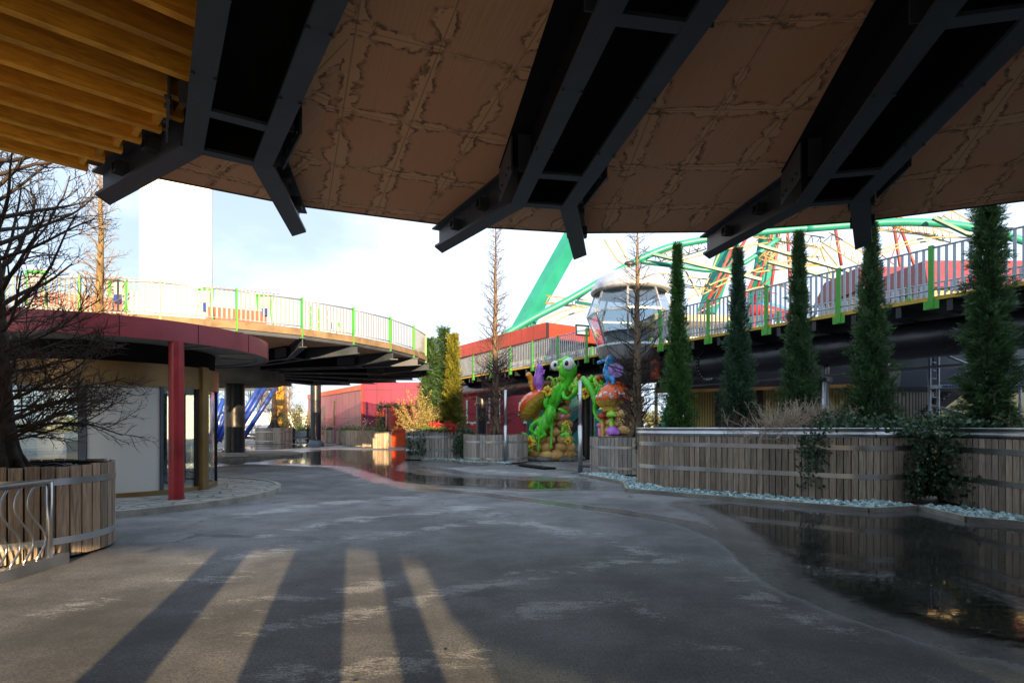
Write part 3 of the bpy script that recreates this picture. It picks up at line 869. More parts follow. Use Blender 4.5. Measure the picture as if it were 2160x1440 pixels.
def planter(name, label, E1, E2, r, h, step, bands, cap=False, mat='stave', group='round wooden planters', z0=0.04, seed=1):
    rg = random.Random(seed)
    t = Thing(name, label, 'planter', ((E1[0] + E2[0]) / 2, (E1[1] + E2[1]) / 2, 0), group)
    pts = stadium(E1, E2, r, step)
    b = MB()
    for p, a in pts:
        b.rnd = rg.random()
        hh = h + (rg.uniform(-.012, .012) if not cap else 0)
        b.box((p.x, p.y, (z0 + hh) / 2), (.032, step * .9 + rg.uniform(-.006, .004), hh - z0), a + rg.uniform(-.02, .02))
    t.part('staves', b, M[mat])
    inn = stadium(E1, E2, r - .035, .1); b = MB(); b.prism([p for p, a in inn], 0.0, h - .02, top=False, bottom=False)
    t.part('liner', b, M['liner'])
    so = stadium(E1, E2, r - .05, .12); b = MB(); b.prism([p for p, a in so], h - .3, h - .1, bottom=False)
    t.part('soil', b, M['soil'])
    for zb, w in bands:
        b = MB(); b.smooth = True
        bs = stadium(E1, E2, r, .06)
        ol = [p + Vector((math.cos(a), math.sin(a))) * .022 for p, a in bs]; il = [p + Vector((math.cos(a), math.sin(a))) * .016 for p, a in bs]
        k = len(ol)
        rows = [[b.vert((p.x, p.y, z_)) for p in l_] for l_, z_ in ((ol, zb), (ol, zb + w), (ol, zb + w), (il, zb + w), (il, zb), (ol, zb))]
        for q0, q1 in ((0, 1), (2, 3), (4, 5)):
            for i in range(k):
                j = (i + 1) % k
                b.face((rows[q0][i], rows[q0][j], rows[q1][j], rows[q1][i]))
        t.part('metal_band', b, M['bandsteel'])
    if cap:
        b = MB(); b.smooth = True
        prof = [(.02, 0), (.035, .02), (.045, .05), (.04, .08), (.015, .095), (.005, .11), (.005, .15), (.03, .155), (.035, .165), (.035, .19), (.0, .195), (-.06, .195), (-.06, 0)]
        loops = [[(p, z) for p, a in stadium(E1, E2, r + o_, .08)] for o_, z in prof]
        k = min(len(l) for l in loops)
        base = stadium(E1, E2, r, .08); k = len(base)
        idx = [[b.vert((p.x + math.cos(a) * o_, p.y + math.sin(a) * o_, h - .02 + z)) for p, a in base] for o_, z in prof]
        for q in range(len(prof) - 1):
            for i in range(k):
                j = (i + 1) % k
                b.face((idx[q][i], idx[q][j], idx[q + 1][j], idx[q + 1][i]))
        t.part('metal_rim', b, M['stainless'])
    return t


PL = {}
PL['left'] = planter('round_planter', 'big round barrel planter with spreading bare tree beside the wavy barrier', (-5.98, 6.8), (-5.98, 6.8), 1.0, 1.06, .135, ((.19, .075), (.85, .075)), seed=2)
PL['ivy'] = planter('oval_planter', 'oval planter hung with ivy and topped by golden bush and red leaves', (-3.85, 26.6), (-3.05, 26.9), 1.1, 1.4, .13, ((.40, .10), (1.0, .10)), mat='stave_grey', seed=3)
PL['mid'] = planter('round_planter', 'round grey planter with tall bare tree left of the mantis', (-.70, 24.4), (-.70, 24.4), 1.36, 1.18, .135, ((.16, .085), (.84, .085)), mat='stave_grey', seed=4)
PL['small'] = planter('round_planter', 'round grey planter with bare tree at the left end of the long planter', (3.95, 18.7), (3.95, 18.7), 1.36, 1.17, .13, ((.18, .08), (.82, .08)), mat='stave_grey', seed=5)
E1, E2 = (4.46, 14.65), (7.25, 12.25)
PL['long'] = planter('long_planter', 'long wooden planter with steel rim and four dark columnar conifers', E1, E2, 1.2, 1.31, .125, ((.48, .095), (1.04, .095)), cap=True, seed=6)
E3, E4 = (9.72, 10.95), (9.55, 8.4)
PL['right'] = planter('long_planter', 'wooden planter with steel rim at the right edge holding a loose conifer', E3, E4, 1.22, 1.31, .15, ((.48, .1), (1.02, .1)), cap=True, seed=7)
pf = P(578, 940, 50)
PL['back'] = planter('round_planter', 'distant round planter with bushy dark tree beyond the black columns', (pf.x, 50), (pf.x, 50), 1.5, 1.42, .16, ((.25, .07), (1.05, .07)), seed=8)

# drip hose on the near planter soil
b = MB()
pts = []
for i in range(60):
    a = i * .33; pts.append((-5.98 + (.55 + .12 * math.sin(i * 1.7)) * math.cos(a) + .15, 6.9 + (.5 + .1 * math.cos(i)) * math.sin(a), 1.0 + .03 * math.sin(i * 2.1)))
b.tube(pts, .011, 6)
single('irrigation_hose', b, M['black_steel'], 'black hose coiled on the soil of the big near planter', 'hose', (-5.98, 6.8, .97))

# kerbs and glass gravel
def strip(name, pts, h=.09, w=.07, mat='kerb'):
    b = MB()
    for p, q in zip(pts[:-1], pts[1:]):
        d = (q - p); d.normalize()
        b.beam(p + Vector((0, 0, h / 2)) - d * .0, q + Vector((0, 0, h / 2)) - d * .004, w, h)
    return structure(name, b, M[mat])


KL = [G(*p) for p in ((1222, 1003), (1316, 1022), (1322, 1037), (1832, 1081), (1938, 1075), (2040, 1100), (2260, 1120))]
KM = [G(*p) for p in ((866, 955), (892, 972), (955, 974), (975, 978), (1062, 981))]
KM2 = [G(*p) for p in ((1075, 982), (1150, 987), (1222, 994))]
strip('kerb', KL); strip('kerb', KM); strip('kerb', KM2, .05, .1)


def st_dist(p, A, B_):
    return float(seg_dist(np.array([p.x]), np.array([p.y]), A, B_)[0])


def stone(b, c, s, rg):
    """angular broken lump"""
    n = 6
    rows = []
    top = b.vert(c + Vector((rg.uniform(-.3, .3) * s, rg.uniform(-.3, .3) * s, s * rg.uniform(.55, .9))))
    rings = []
    for z, k in ((-.25, .9), (.3, .85)):
        rings.append([b.vert(c + Vector((math.cos(2 * PI * i / n + k * 3) * s * k * rg.uniform(.6, 1.15), math.sin(2 * PI * i / n + k * 3) * s * k * rg.uniform(.6, 1.15), z * s * rg.uniform(.7, 1.2)))) for i in range(n)])
    for i in range(n):
        j = (i + 1) % n
        b.face((rings[0][i], rings[0][j], rings[1][j])); b.face((rings[0][i], rings[1][j], rings[1][i])); b.face((rings[1][i], rings[1][j], top))


rg = random.Random(11)
b = MB()
for (KP, num, smin, smax, obst) in ((KL, 1900, .035, .085, [((E1), (E2), 1.2), (E3, E4, 1.22), ((3.95, 18.7), (3.95, 18.7), 1.36)]), (KM, 900, .05, .1, [((-3.85, 26.6), (-3.05, 26.9), 1.1), ((-.7, 24.4), (-.7, 24.4), 1.36)])):
    Ls = [(q - p).length for p, q in zip(KP[:-1], KP[1:])]
    for _ in range(num):
        k = rg.choices(range(len(Ls)), Ls)[0]
        p, q = KP[k], KP[k + 1]; d = (q - p).normalized(); nn = Vector((-d.y, d.x, 0))
        if nn.y < 0 and abs(nn.y) > .3: nn = -nn
        c = p + (q - p) * rg.random() + nn * (.08 + rg.random() ** 1.3 * .75)
        if any(st_dist(c, A, B_) < r_ + .02 for A, B_, r_ in obst): continue
        b.rnd = rg.random() ** 1.2
        s = rg.uniform(smin, smax)
        c.z = .045 + rg.random() * .03
        stone(b, c, s, rg)
single('glass_gravel', b, M['glass_rock'], 'broken teal glass lumps spread along the planter kerbs', 'gravel', kind='stuff')

rgn = np.random.default_rng(17); n_ = 260
lx = rgn.uniform(-5, 6, n_); ly = rgn.uniform(2.6, 22, n_)
lit = leafmesh('leaf_litter', np.stack([lx, ly, np.full(n_, .012)], 1), np.tile([0, 0, 1.0], (n_, 1)) + rgn.normal(0, .25, (n_, 3)), np.stack([rgn.normal(0, 1, n_), rgn.normal(0, 1, n_), rgn.normal(0, .05, n_)], 1), rgn.uniform(.015, .05, n_), .5, rgn.random(n_), M['olive_leaf'], (0, 10, 0))
tag(lit, 'tiny dry leaves and crumbs strewn over the concrete', 'litter', kind='stuff')
# ------------------------------------------------------------------ trees and plants
def limb(b, p, d, L, r, nseg, rg, up=.0, wander=.12, n=5, rend=.35):
    pts = [Vector(p)]; d = Vector(d).normalized(); out = [(Vector(p), d.copy())]
    for i in range(nseg):
        d = (d + Vector((rg.gauss(0, wander), rg.gauss(0, wander), rg.gauss(0, wander) + up))).normalized()
        pts.append(pts[-1] + d * L / nseg); out.append((pts[-1].copy(), d.copy()))
    b.tube(pts, [r * (1 - (1 - rend) * i / nseg) for i in range(nseg + 1)], n, cap=False)
    return out


def perp(d, rg, spread):
    q = Vector((rg.gauss(0, 1), rg.gauss(0, 1), rg.gauss(0, 1)))
    q -= d * q.dot(d); q.normalize()
    return (d * math.cos(spread) + q * math.sin(spread)).normalized()


def ramify(b, path, L, r, depth, rg, cnt, up, wander, spread=.75, n=4, tmin=.2):
    if depth == 0: return
    m = len(path) - 1
    for i in range(cnt[0]):
        t = tmin + (1 - tmin) * (i + rg.random()) / cnt[0]
        x = min(t * m, m - 1e-3); k = int(x)
        p = path[k][0].lerp(path[k + 1][0], x - k); d = path[k + 1][1]
        l = L * rg.uniform(.55, 1.1) * (1.1 - .5 * t); rr_ = max(.0035, r * (1.05 - .6 * t))
        sub = limb(b, p, perp(d, rg, spread * rg.uniform(.7, 1.25)), l, rr_, 4 if depth > 1 else 3, rg, up, wander, n if depth > 1 else 3)
        ramify(b, sub, L * .5, r * .5, depth - 1, rg, cnt[1:], up, wander, spread, n, .15)


def bare_spread(name, label, base, seed, mats):
    """the wide low bare tree in the near planter"""
    rg = random.Random(seed); t = Thing(name, label, 'tree', base, 'bare trees in planters')
    b = MB(); B0 = Vector(base)
    pts = [B0 + Vector((-.02 * i * i * .3, .01 * i, .6 * i)) for i in range(10)]
    b.tube(pts, [.25, .15, .115, .095, .08, .07, .06, .05, .04, .03], 12)
    for i in range(9):
        a = 2 * PI * i / 9
        b.tube([B0 + Vector((math.cos(a) * .30, math.sin(a) * .30, -.04)), B0 + Vector((math.cos(a) * .17, math.sin(a) * .17, .22)), B0 + Vector((math.cos(a) * .10, math.sin(a) * .1, .6))], [.06, .055, .03], 6)
    t.part('trunk', b, mats[0])
    b = MB()
    for i in range(88):
        z = .34 + 4.5 * (i / 88) ** 1.5
        a = i * 2.39996 + rg.uniform(-.3, .3)
        k = min(int(z / .6), 8); p = pts[k].lerp(pts[k + 1], z / .6 - k)
        el = rg.uniform(.05, .4) if z < 1.6 else rg.uniform(.35, .8)
        L = rg.uniform(1.0, 1.4) if z < 1.7 else rg.uniform(1.3, 2.1) * (1.15 - z / 9)
        path = limb(b, p, (math.cos(a) * math.cos(el), math.sin(a) * math.cos(el), math.sin(el)), L, rg.uniform(.016, .028) if z < 1.8 else rg.uniform(.022, .036), 7, rg, .055, .1, 6, .3)
        ramify(b, path, L * .5, .012, 3, rg, (7, 6, 3) if z < 1.8 else (5, 4, 3), .05, .13, .65)
    t.part('crown', b, mats[1])
    return t


def bare_cone(name, label, base, h, seed, mats, low=0.0, tr=.12, wide=.5, lowwide=1.1, lowz=2.0, nlat=90, group='bare trees in planters'):
    """tall single leader with short laterals, a dense twiggy skirt low down"""
    rg = random.Random(seed); t = Thing(name, label, 'tree', base, group)
    B0 = Vector(base); b = MB(); m = 14
    pts = [B0 + Vector((rg.gauss(0, .012), rg.gauss(0, .012), h * i / m)) for i in range(m + 1)]
    b.tube(pts, [max(.012, tr * (1 - i / (m + .3)) ** .8) for i in range(m + 1)], 10)
    for i in range(7):
        a = 2 * PI * i / 7
        b.tube([B0 + Vector((math.cos(a) * tr * 1.9, math.sin(a) * tr * 1.9, -.05)), B0 + Vector((math.cos(a) * tr * 1.0, math.sin(a) * tr * 1.0, .3)), B0 + Vector((math.cos(a) * tr * .6, math.sin(a) * tr * .6, .8))], [tr * .5, tr * .45, tr * .2], 6)
    t.part('trunk', b, mats[0])
    b = MB()
    for i in range(nlat):
        f = (i + .5) / nlat; z = lowz * .9 + (h - lowz * .9) * f
        k = min(int(z / h * m), m - 1); p = pts[k].lerp(pts[k + 1], z / h * m - k)
        a = i * 2.39996; el = rg.uniform(.25, .75)
        L = wide * (1.15 - f * .85) * rg.uniform(.6, 1.15)
        path = limb(b, p, (math.cos(a) * math.cos(el), math.sin(a) * math.cos(el), math.sin(el)), L, .022 * (1.1 - f * .7), 5, rg, .05, .16, 5, .35)
        ramify(b, path, L * .5, .008, 2, rg, (5, 3), .05, .2, .8)
    for i in range(52):
        z = .15 + lowz * (i / 52) ** .9
        k = min(int(z / h * m), m - 1); p = pts[k].lerp(pts[k + 1], z / h * m - k)
        a = i * 2.39996; el = rg.uniform(.1, .7)
        L = lowwide * rg.uniform(.65, 1.1)
        path = limb(b, p, (math.cos(a) * math.cos(el), math.sin(a) * math.cos(el), math.sin(el)), L, .02, 6, rg, .06, .13, 5, .35)
        ramify(b, path, L * .5, .010, 3, rg, (6, 5, 2), .05, .18, .7)
    t.part('crown', b, mats[1])
    return t


bare_spread('bare_tree', 'dark wide spreading bare tree in the near left planter', (-6.22, 6.9, .95), 21, (M['bark_dark'], M['twig_black']))
bare_cone('bare_tree', 'slender leafless tree rising above the round planter left of the mantis', (-.72, 24.6, 1.1), 9.4, 22, (M['bark'], M['twig']), tr=.17, wide=1.05, lowwide=1.15, lowz=2.7, nlat=150)
bare_cone('bare_tree', 'forked leafless tree in front of the observation cabin', (4.12, 18.7, 1.05), 7.4, 23, (M['bark'], M['twig_black']), tr=.17, wide=1.25, lowwide=1.1, lowz=2.3, nlat=80)
bare_cone('bare_tree', 'sunlit leafless tree standing above the kiosk roof', (-11.0, 15.2, 0), 8.6, 24, (M['twig_tan'], M['twig_tan']), tr=.2, wide=1.0, lowwide=.8, lowz=2.0, nlat=150)
pf2 = P(578, 905, 50)
bare_cone('conifer_tree', 'dark bushy little tree in the distant planter', (pf2.x, 50, 1.3), 5.2, 25, (M['bark_dark'], M['twig_black']), tr=.3, wide=1.0, lowwide=1.7, lowz=3.0, nlat=30)


def conifer(name, label, base, h, rb, seed, mat, rt=.05, power=1.2, n=7500, leaf=.047, loose=0.0, group='columnar conifers'):
    rgn = np.random.default_rng(seed); t = Thing(name, label, 'tree', base, group)
    B0 = Vector(base)
    b = MB(); b.tube([B0 + Vector((0, 0, h * i / 8)) for i in range(9)], [.09 * (1 - i / 8.6) + .008 for i in range(9)], 8); t.part('trunk', b, M['bark_dark'])
    z = rgn.random(n) ** 1.35
    ph = rgn.random(n) * 2 * PI
    prof = rt + (rb - rt) * np.clip(1 - z, 0, 1) ** power
    prof *= np.where(z < .08, .55 + z / .08 * .45, 1)
    lump = 1 + .22 * np.sin(ph * 3 + z * 23 + seed) + .20 * np.sin(ph * 5 - z * 41 + seed * 2) + .15 * np.sin(z * 67 + ph * 2)
    if loose: lump = lump * (1 + loose * np.sin(z * 38 + np.sin(ph * 2) * 2)) + loose * .3 * np.sin(ph * 4 + z * 19)
    rad = prof * lump * (1 - .55 * rgn.random(n) ** 2.2)
    tip = rgn.random(n) < .22
    rad = np.where(tip, rad * 1.0 + prof * rgn.random(n) * (.2 + loose * .5), rad)
    c = np.stack([np.cos(ph) * rad, np.sin(ph) * rad, z * h], 1)
    out = np.stack([np.cos(ph), np.sin(ph), np.zeros(n)], 1)
    el = rgn.uniform(.35, 1.15, n) if not loose else rgn.uniform(-.1, .8, n)
    ax = out * np.cos(el)[:, None] + np.array([0, 0, 1.0]) * np.sin(el)[:, None] + rgn.normal(0, .28, (n, 3))
    ax /= np.linalg.norm(ax, axis=1)[:, None]
    pos, nr, axs, sz, rn = [], [], [], [], []
    side = np.cross(ax, rgn.normal(0, 1, (n, 3))); side /= np.linalg.norm(side, axis=1)[:, None]
    up = np.cross(side, ax)
    tone = np.clip(.45 + .25 * np.sin(ph * 4 + z * 31) + rgn.normal(0, .16, n), 0, 1)
    ll = leaf * rgn.uniform(.7, 1.3, n)
    for q in range(9):
        tq = q / 8.0
        sgn = 1 if q % 2 else -1
        sp = .75 * (1 - tq * .8)
        dirv = ax * math.cos(sp) + (side * sgn) * math.sin(sp) + rgn.normal(0, .1, (n, 3))
        pos.append(c + ax * (ll * (tq * 1.7))[:, None]); axs.append(dirv); nr.append(up + rgn.normal(0, .25, (n, 3)))
        sz.append(ll * (1.0 - .35 * tq)); rn.append(np.clip(tone + .25 * (tq - .4) + rgn.normal(0, .08, n), 0, 1))
    m_ = int(n * (.9 if not loose else .35)); z = rgn.random(m_) ** 1.2; ph = rgn.random(m_) * 2 * PI
    rad = (rt + (rb - rt) * (1 - z) ** power) * rgn.uniform(.1, .78, m_)
    pos.append(np.stack([np.cos(ph) * rad, np.sin(ph) * rad, z * h * .97], 1)); nr.append(rgn.normal(0, 1, (m_, 3))); axs.append(rgn.normal(0, .5, (m_, 3)) + np.array([0, 0, .6]))
    sz.append(leaf * rgn.uniform(2.2, 3.4, m_)); rn.append(np.clip(rgn.normal(.35, .15, m_), 0, 1))
    leafmesh('crown', np.concatenate(pos) + np.array(B0), np.concatenate(nr), np.concatenate(axs), np.concatenate(sz), .24, np.concatenate(rn), mat, B0, t.o)
    return t


conifer('columnar_conifer', 'bright green columnar conifer at the left end of the long planter', (4.32, 14.85, 1.2), 5.05, .43, 31, M['yew_bright'])
conifer('columnar_conifer', 'blue green columnar conifer, second from the left in the long planter', (5.46, 13.75, 1.2), 4.6, .44, 32, M['yew_blue'])
conifer('columnar_conifer', 'dark green conifer left of the black pipe column', (6.50, 12.9, 1.2), 4.7, .44, 33, M['yew'])
conifer('columnar_conifer', 'broad dark conifer at the ivy end of the long planter', (7.55, 11.95, 1.2), 4.55, .52, 34, M['yew'], n=8500)
conifer('loose_conifer', 'loose feathery dark conifer in the planter at the right edge', (9.25, 11.05, 1.2), 5.0, .37, 35, M['yew'], power=.7, n=5600, loose=.32, leaf=.075)
conifer('columnar_conifer', 'broad green conifer at the back of the ivy planter', (-3.95, 27.3, 1.3), 4.4, .52, 36, M['yew'], rt=.25, leaf=.09, n=4200)
conifer('columnar_conifer', 'tallest ragged conifer in the ivy planter', (-3.25, 27.1, 1.3), 4.9, .42, 37, M['yew'], rt=.16, leaf=.09, n=3600, loose=.2)
conifer('columnar_conifer', 'golden green columnar conifer in the ivy planter', (-2.75, 26.6, 1.3), 4.5, .46, 38, M['yew_gold'], rt=.16, leaf=.08, n=4200)


def shrub(name, label, c, rad, seed, mat, n=1400, leaf=.08, aspect=.5, cat='shrub', stems=24, stemmat='twig', group=None, upright=.6):
    rg = random.Random(seed); rgn = np.random.default_rng(seed); t = Thing(name, label, cat, c, group)
    B0 = Vector(c); b = MB(); tips = []
    for i in range(stems):
        a = rg.random() * 2 * PI; el = rg.uniform(upright - .35, 1.35)
        d = Vector((math.cos(a) * math.cos(el), math.sin(a) * math.cos(el), math.sin(el)))
        L = (Vector((d.x * rad[0], d.y * rad[1], d.z * rad[2]))).length * rg.uniform(.7, 1.05)
        tips.append(limb(b, B0, d, L, .014, 6, rg, .03, .1, 4, .3))
    t.part('stem', b, M[stemmat])
    pos = []; ax = []
    for i in range(n):
        pth = tips[i % stems]; u = .25 + .75 * rg.random() ** .7; x = min(u * 6, 5.999); k = int(x)
        p = pth[k][0].lerp(pth[k + 1][0], x - k)
        pos.append(p + Vector((rg.gauss(0, .05), rg.gauss(0, .05), rg.gauss(0, .04))) * (leaf / .08)); d = pth[k + 1][1]
        ax.append(d * .6 + Vector((rg.gauss(0, .6), rg.gauss(0, .6), rg.gauss(.1, .5))))
    leafmesh('foliage', np.array(pos), rgn.normal(0, 1, (n, 3)) + np.array([0, -.3, .8]), np.array(ax), leaf * rgn.uniform(.6, 1.3, n), aspect, np.clip(rgn.normal(.5, .28, n), 0, 1), mat, B0, t.o)
    return t


shrub('golden_shrub', 'pale yellow upright shrub at the left of the ivy planter', (-4.35, 26.2, 1.25), (1.25, .9, 2.1), 41, M['gold_bush'], 4200, .085, .3, stems=60, stemmat='twig_tan')
shrub('golden_shrub', 'small pale shrub at the right of the ivy planter', (-2.35, 26.5, 1.25), (.5, .5, 1.9), 42, M['olive_leaf'], 1200, .08, .35, stems=20)
shrub('red_shrub', 'bright red leaved plant left on the ivy planter edge', (-3.45, 25.75, 1.3), (.42, .35, .35), 43, M['red_leaf'], 420, .13, .35, 'plant', 16)
shrub('red_shrub', 'bright red leaved plant right on the ivy planter edge', (-2.85, 25.75, 1.3), (.42, .35, .36), 44, M['red_leaf'], 420, .13, .35, 'plant', 16)
shrub('green_shrub', 'small leafy evergreen shrub before the broad conifer', (6.75, 11.75, 1.25), (.55, .4, .62), 45, M['ivy'], 1500, .05, .55, stems=30)


def ivy(name, label, pts_fn, n, seed, leaf=.06, mat='ivy'):
    rgn = np.random.default_rng(seed); rg = random.Random(seed)
    pos = []; nr = []; ax = []
    for i in range(n):
        p, nn = pts_fn(rg); pos.append(p); nr.append(nn + Vector((rg.gauss(0, .35), rg.gauss(0, .35), rg.gauss(0, .35)))); ax.append(Vector((rg.gauss(0, .5), rg.gauss(0, .3), -1 + rg.gauss(0, .5))))
    pos = np.array(pos); o = pos.mean(0); o[2] = pos[:, 2].min()
    ob = leafmesh(name, pos, np.array(nr), np.array(ax), leaf * rgn.uniform(.6, 1.35, n), .85, np.clip(rgn.normal(.4, .27, n), 0, 1), M[mat], tuple(o), fold=.2)
    return tag(ob, label, 'ivy')


def on_stadium(A, B_, r, a, z, out=.06):
    return Vector((B_[0] + math.cos(a) * (r + out), B_[1] + math.sin(a) * (r + out), z)), Vector((math.cos(a), math.sin(a), .3))


dlong = (Vector(E2) - Vector(E1)).normalized(); thl = math.atan2(dlong.y, dlong.x)


def ivy_gap(rg):     # thick curtain between the two big planters
    u = rg.random()
    a = thl - PI / 2 + .95 + rg.gauss(0, .0) + rg.random() * 1.3
    z = 1.5 - (rg.random() ** .7) * 1.35
    if rg.random() < .5: return on_stadium(E1, E2, 1.2, a, z, .05 + rg.random() * .28)
    a2 = PI - .25 + rg.gauss(0, .32)
    return on_stadium(E4, E3, 1.22, a2, 1.45 - rg.random() ** .8 * 1.3, .05 + rg.random() * .28)


def ivy_top(rg):
    f = rg.random()
    p = Vector((E2[0] - .9, E2[1] - .6, 0)).lerp(Vector((E3[0] - .9, E3[1] + .3, 0)), f)
    return Vector((p.x + rg.gauss(0, .22), p.y + rg.gauss(0, .42), 1.45 + abs(rg.gauss(0, .12)) + .12 * math.sin(f * 9))), Vector((0, -.5, 1))


def ivy_trail(rg):
    f0 = rg.choice((-.05, .1, .2, .3)); z = 1.42 - rg.random() ** .8 * rg.choice((.5, .8, 1.15))
    a = thl - PI / 2
    p = Vector((E2[0], E2[1], 0)) + Vector((math.cos(a), math.sin(a), 0)) * (1.2 + .05 + rg.random() * .04) - Vector((dlong.x, dlong.y, 0)) * (f0 + .3 + rg.gauss(0, .07))
    p.z = z
    return p, Vector((math.cos(a), math.sin(a), .2))


def ivy_small(rg):
    a = rg.choice((thl + PI * .98, thl + PI * 1.12)) + rg.gauss(0, .05)
    p, n_ = on_stadium(E2, E1, 1.2, a + .3, 1.4 - rg.random() ** 1.2 * .55, .06); return p, n_


ivy('ivy', 'thick dark ivy curtain hanging in the gap between the two long planters', ivy_gap, 2600, 51, .075)
ivy('ivy', 'mound of dark ivy spilling over the top between the long planters', ivy_top, 2200, 52, .075)
ivy('ivy', 'thin ivy strands trailing down the front of the long planter', ivy_trail, 400, 53, .06)
ivy('ivy', 'few ivy sprigs at the left corner of the long planter', ivy_small, 130, 54, .055)


def ivy_mid(rg):
    a = R(-rg.choice((62, 100, 128, 20, 12, 5))) + rg.gauss(0, .12)
    return on_stadium((0, 0), (-3.05, 26.9) if a > R(-80) else (-3.85, 26.6), 1.1, a, 1.4 - rg.random() ** .6 * 1.15, .06 + rg.random() * .15)


def ivy_mid2(rg):
    a = R(rg.uniform(-150, -10))
    return on_stadium((0, 0), (-3.45, 26.75), 1.3, a, 1.38 + abs(rg.gauss(0, .08)), -.1 + rg.gauss(0, .12))


def ivy_mid3(rg):
    return Vector((-2.05 + rg.gauss(0, .13), 25.75 + rg.gauss(0, .15), 1.35 * rg.random() ** .8 + .05)), Vector((.3, -1, .3))


ivy('ivy', 'ivy trailing down the golden shrub planter', ivy_mid, 900, 55, .085)
ivy('ivy', 'ivy collar around the golden shrub planter rim', ivy_mid2, 900, 56, .085, 'green_leaf')
ivy('ivy', 'dense ivy column between the two middle planters', ivy_mid3, 900, 57, .09)


def drystems(name, label, c, spread, h, n, seed, mat='straw'):
    rg = random.Random(seed); b = MB()
    for i in range(n):
        p = Vector(c) + Vector((rg.gauss(0, spread * .45), rg.gauss(0, .15), 0))
        a = rg.random() * 2 * PI; el = rg.uniform(.6, 1.4)
        pth = limb(b, p, (math.cos(a) * math.cos(el), math.sin(a) * math.cos(el) * .6, math.sin(el)), h * rg.uniform(.5, 1.15), .006, 5, rg, rg.choice((.05, -.08, -.12)), .16, 3, .5)
        ramify(b, pth, h * .3, .004, 1, rg, (3,), -.02, .2, .6, 3, .4)
    return single(name, b, M[mat], label, 'shrub', c)


drystems('dry_shrub', 'pale dry twiggy shrub at the middle of the long planter', (6.3, 12.2, 1.25), 1.0, .8, 620, 61)
drystems('dry_shrub', 'reddish dry stems before the blue green conifer', (5.45, 12.95, 1.25), .7, .6, 200, 62, 'twig')
drystems('dry_shrub', 'red stemmed twigs before the bright green conifer', (4.75, 13.95, 1.25), .3, .3, 60, 63, 'lattice_red')
drystems('dry_shrub', 'thin bare stems at the right edge planter', (9.9, 10.6, 1.25), .5, .7, 90, 64)

# ------------------------------------------------------------------ raised walkway at the right
WD = Vector((-.51, .86, 0)).normalized(); WN = Vector((WD.y, -WD.x, 0))          # along, and away from the camera
W0 = Vector((9.83, 13.3, 0)); ZW = 4.52
wk = Thing('raised_walkway', 'raised walkway with galvanised railing, lime green posts and black pipe girder', 'walkway', W0)
S0, S1 = -6.0, 27.5
WID = 3.6
L_ = lambda s, o=0.0, z=0.0: W0 + WD * s + WN * o + Vector((0, 0, z))
b = MB(); b.beam(L_(S0, WID / 2, ZW - .04), L_(S1, WID / 2, ZW - .04), WID - .02, .06); wk.part('deck_plate', b, M['steel'])
b = MB()
for o_ in (0.0, WID): b.beam(L_(S0, o_, ZW - .03), L_(S1, o_, ZW - .03), .05, .085)
wk.part('yellow_edge', b, M['yellow_edge'])
b = MB()
s = S0 + .3
while s < S1:
    b.beam(L_(s, .05, ZW - .22), L_(s, WID - .05, ZW - .22), .12, .26); s += 1.075
wk.part('cross_beam', b, M['black_steel'])
k = 0
s = -4.3
while s < S1:
    for o_ in (0.0, WID):
        gap = o_ == 0.0 and 8.7 < s < 12.8
        if not gap:
            p = L_(s, o_ - (.06 if o_ == 0 else -.06))
            b = MB(); b.beam(p + Vector((0, 0, ZW - .25)), p + Vector((0, 0, ZW + 1.2)), .11, .06, up=WN)
            b.beam(p + Vector((0, 0, ZW - .18)) - WD * .16, p + Vector((0, 0, ZW - .18)) + WD * .16, .02, .2)
            po = wk.part('railing_post', b, M['lime'])
        if s + 2.15 < S1 and not (o_ == 0.0 and 8.5 < s < 12.8):
            b = MB()
            oo = o_ - (.06 if o_ == 0 else -.06)
            for i in range(1, 14):
                c = L_(s + 2.15 * i / 14, oo)
                b.beam(c + Vector((0, 0, ZW + .06)), c + Vector((0, 0, ZW + 1.13)), .06, .02, up=WN)
            b.tube([L_(s, oo, ZW + 1.14), L_(s + 2.15, oo, ZW + 1.14)], .024, 8)
            b.tube([L_(s, oo, ZW + .16), L_(s + 2.15, oo, ZW + .16)], .02, 8)
            wk.part('railing_panel', b, M['galv'])
    s += 2.15
b = MB(); b.tube([L_(S0 - 2, 1.2, 3.72), L_(S1 - .5, 1.2, 3.72)], .47, 28)
pg = wk.part('pipe_girder', b, M['tube_steel'])
for sf in (2.2, 7.6, 16.0, 22.0):
    b = MB(); b.tube([L_(sf - .03, 1.2, 3.72), L_(sf + .03, 1.2, 3.72)], .56, 28)
    b.mi = 1
    for i in range(26):
        a = 2 * PI * i / 26
        q = L_(sf, 1.2, 3.72) + WN * math.cos(a) * .515 + Vector((0, 0, math.sin(a) * .515))
        b.tube([q - WD * .07, q + WD * .07], .022, 6)
    wk.part('flange', b, [M['tube_steel'], M['galv']], pg)
for sc_ in (3.55, 14.5, 25.0):
    b = MB(); b.lathe([(.36, 0), (.36, 3.4)], 28, L_(sc_, 1.2)); co = wk.part('support_column', b, M['tube_steel'])
    b = MB(); b.lathe([(.36, 2.83), (.45, 2.83), (.45, 2.93), (.36, 2.93)], 28, L_(sc_, 1.2)); b.mi = 1
    for i in range(20):
        a = 2 * PI * i / 20; q = L_(sc_, 1.2, 2.88) + Vector((math.cos(a) * .41, math.sin(a) * .41, 0)); b.tube([q - Vector((0, 0, .08)), q + Vector((0, 0, .08))], .02, 6)
    wk.part('flange', b, [M['tube_steel'], M['galv']], co)
b = MB()
for o_ in (-.28, .62): b.tube([L_(3.2, o_ + .4, 0), L_(3.2, o_ + .4, 3.3)], .05, 10)
wk.part('downpipe', b, M['stainless'])
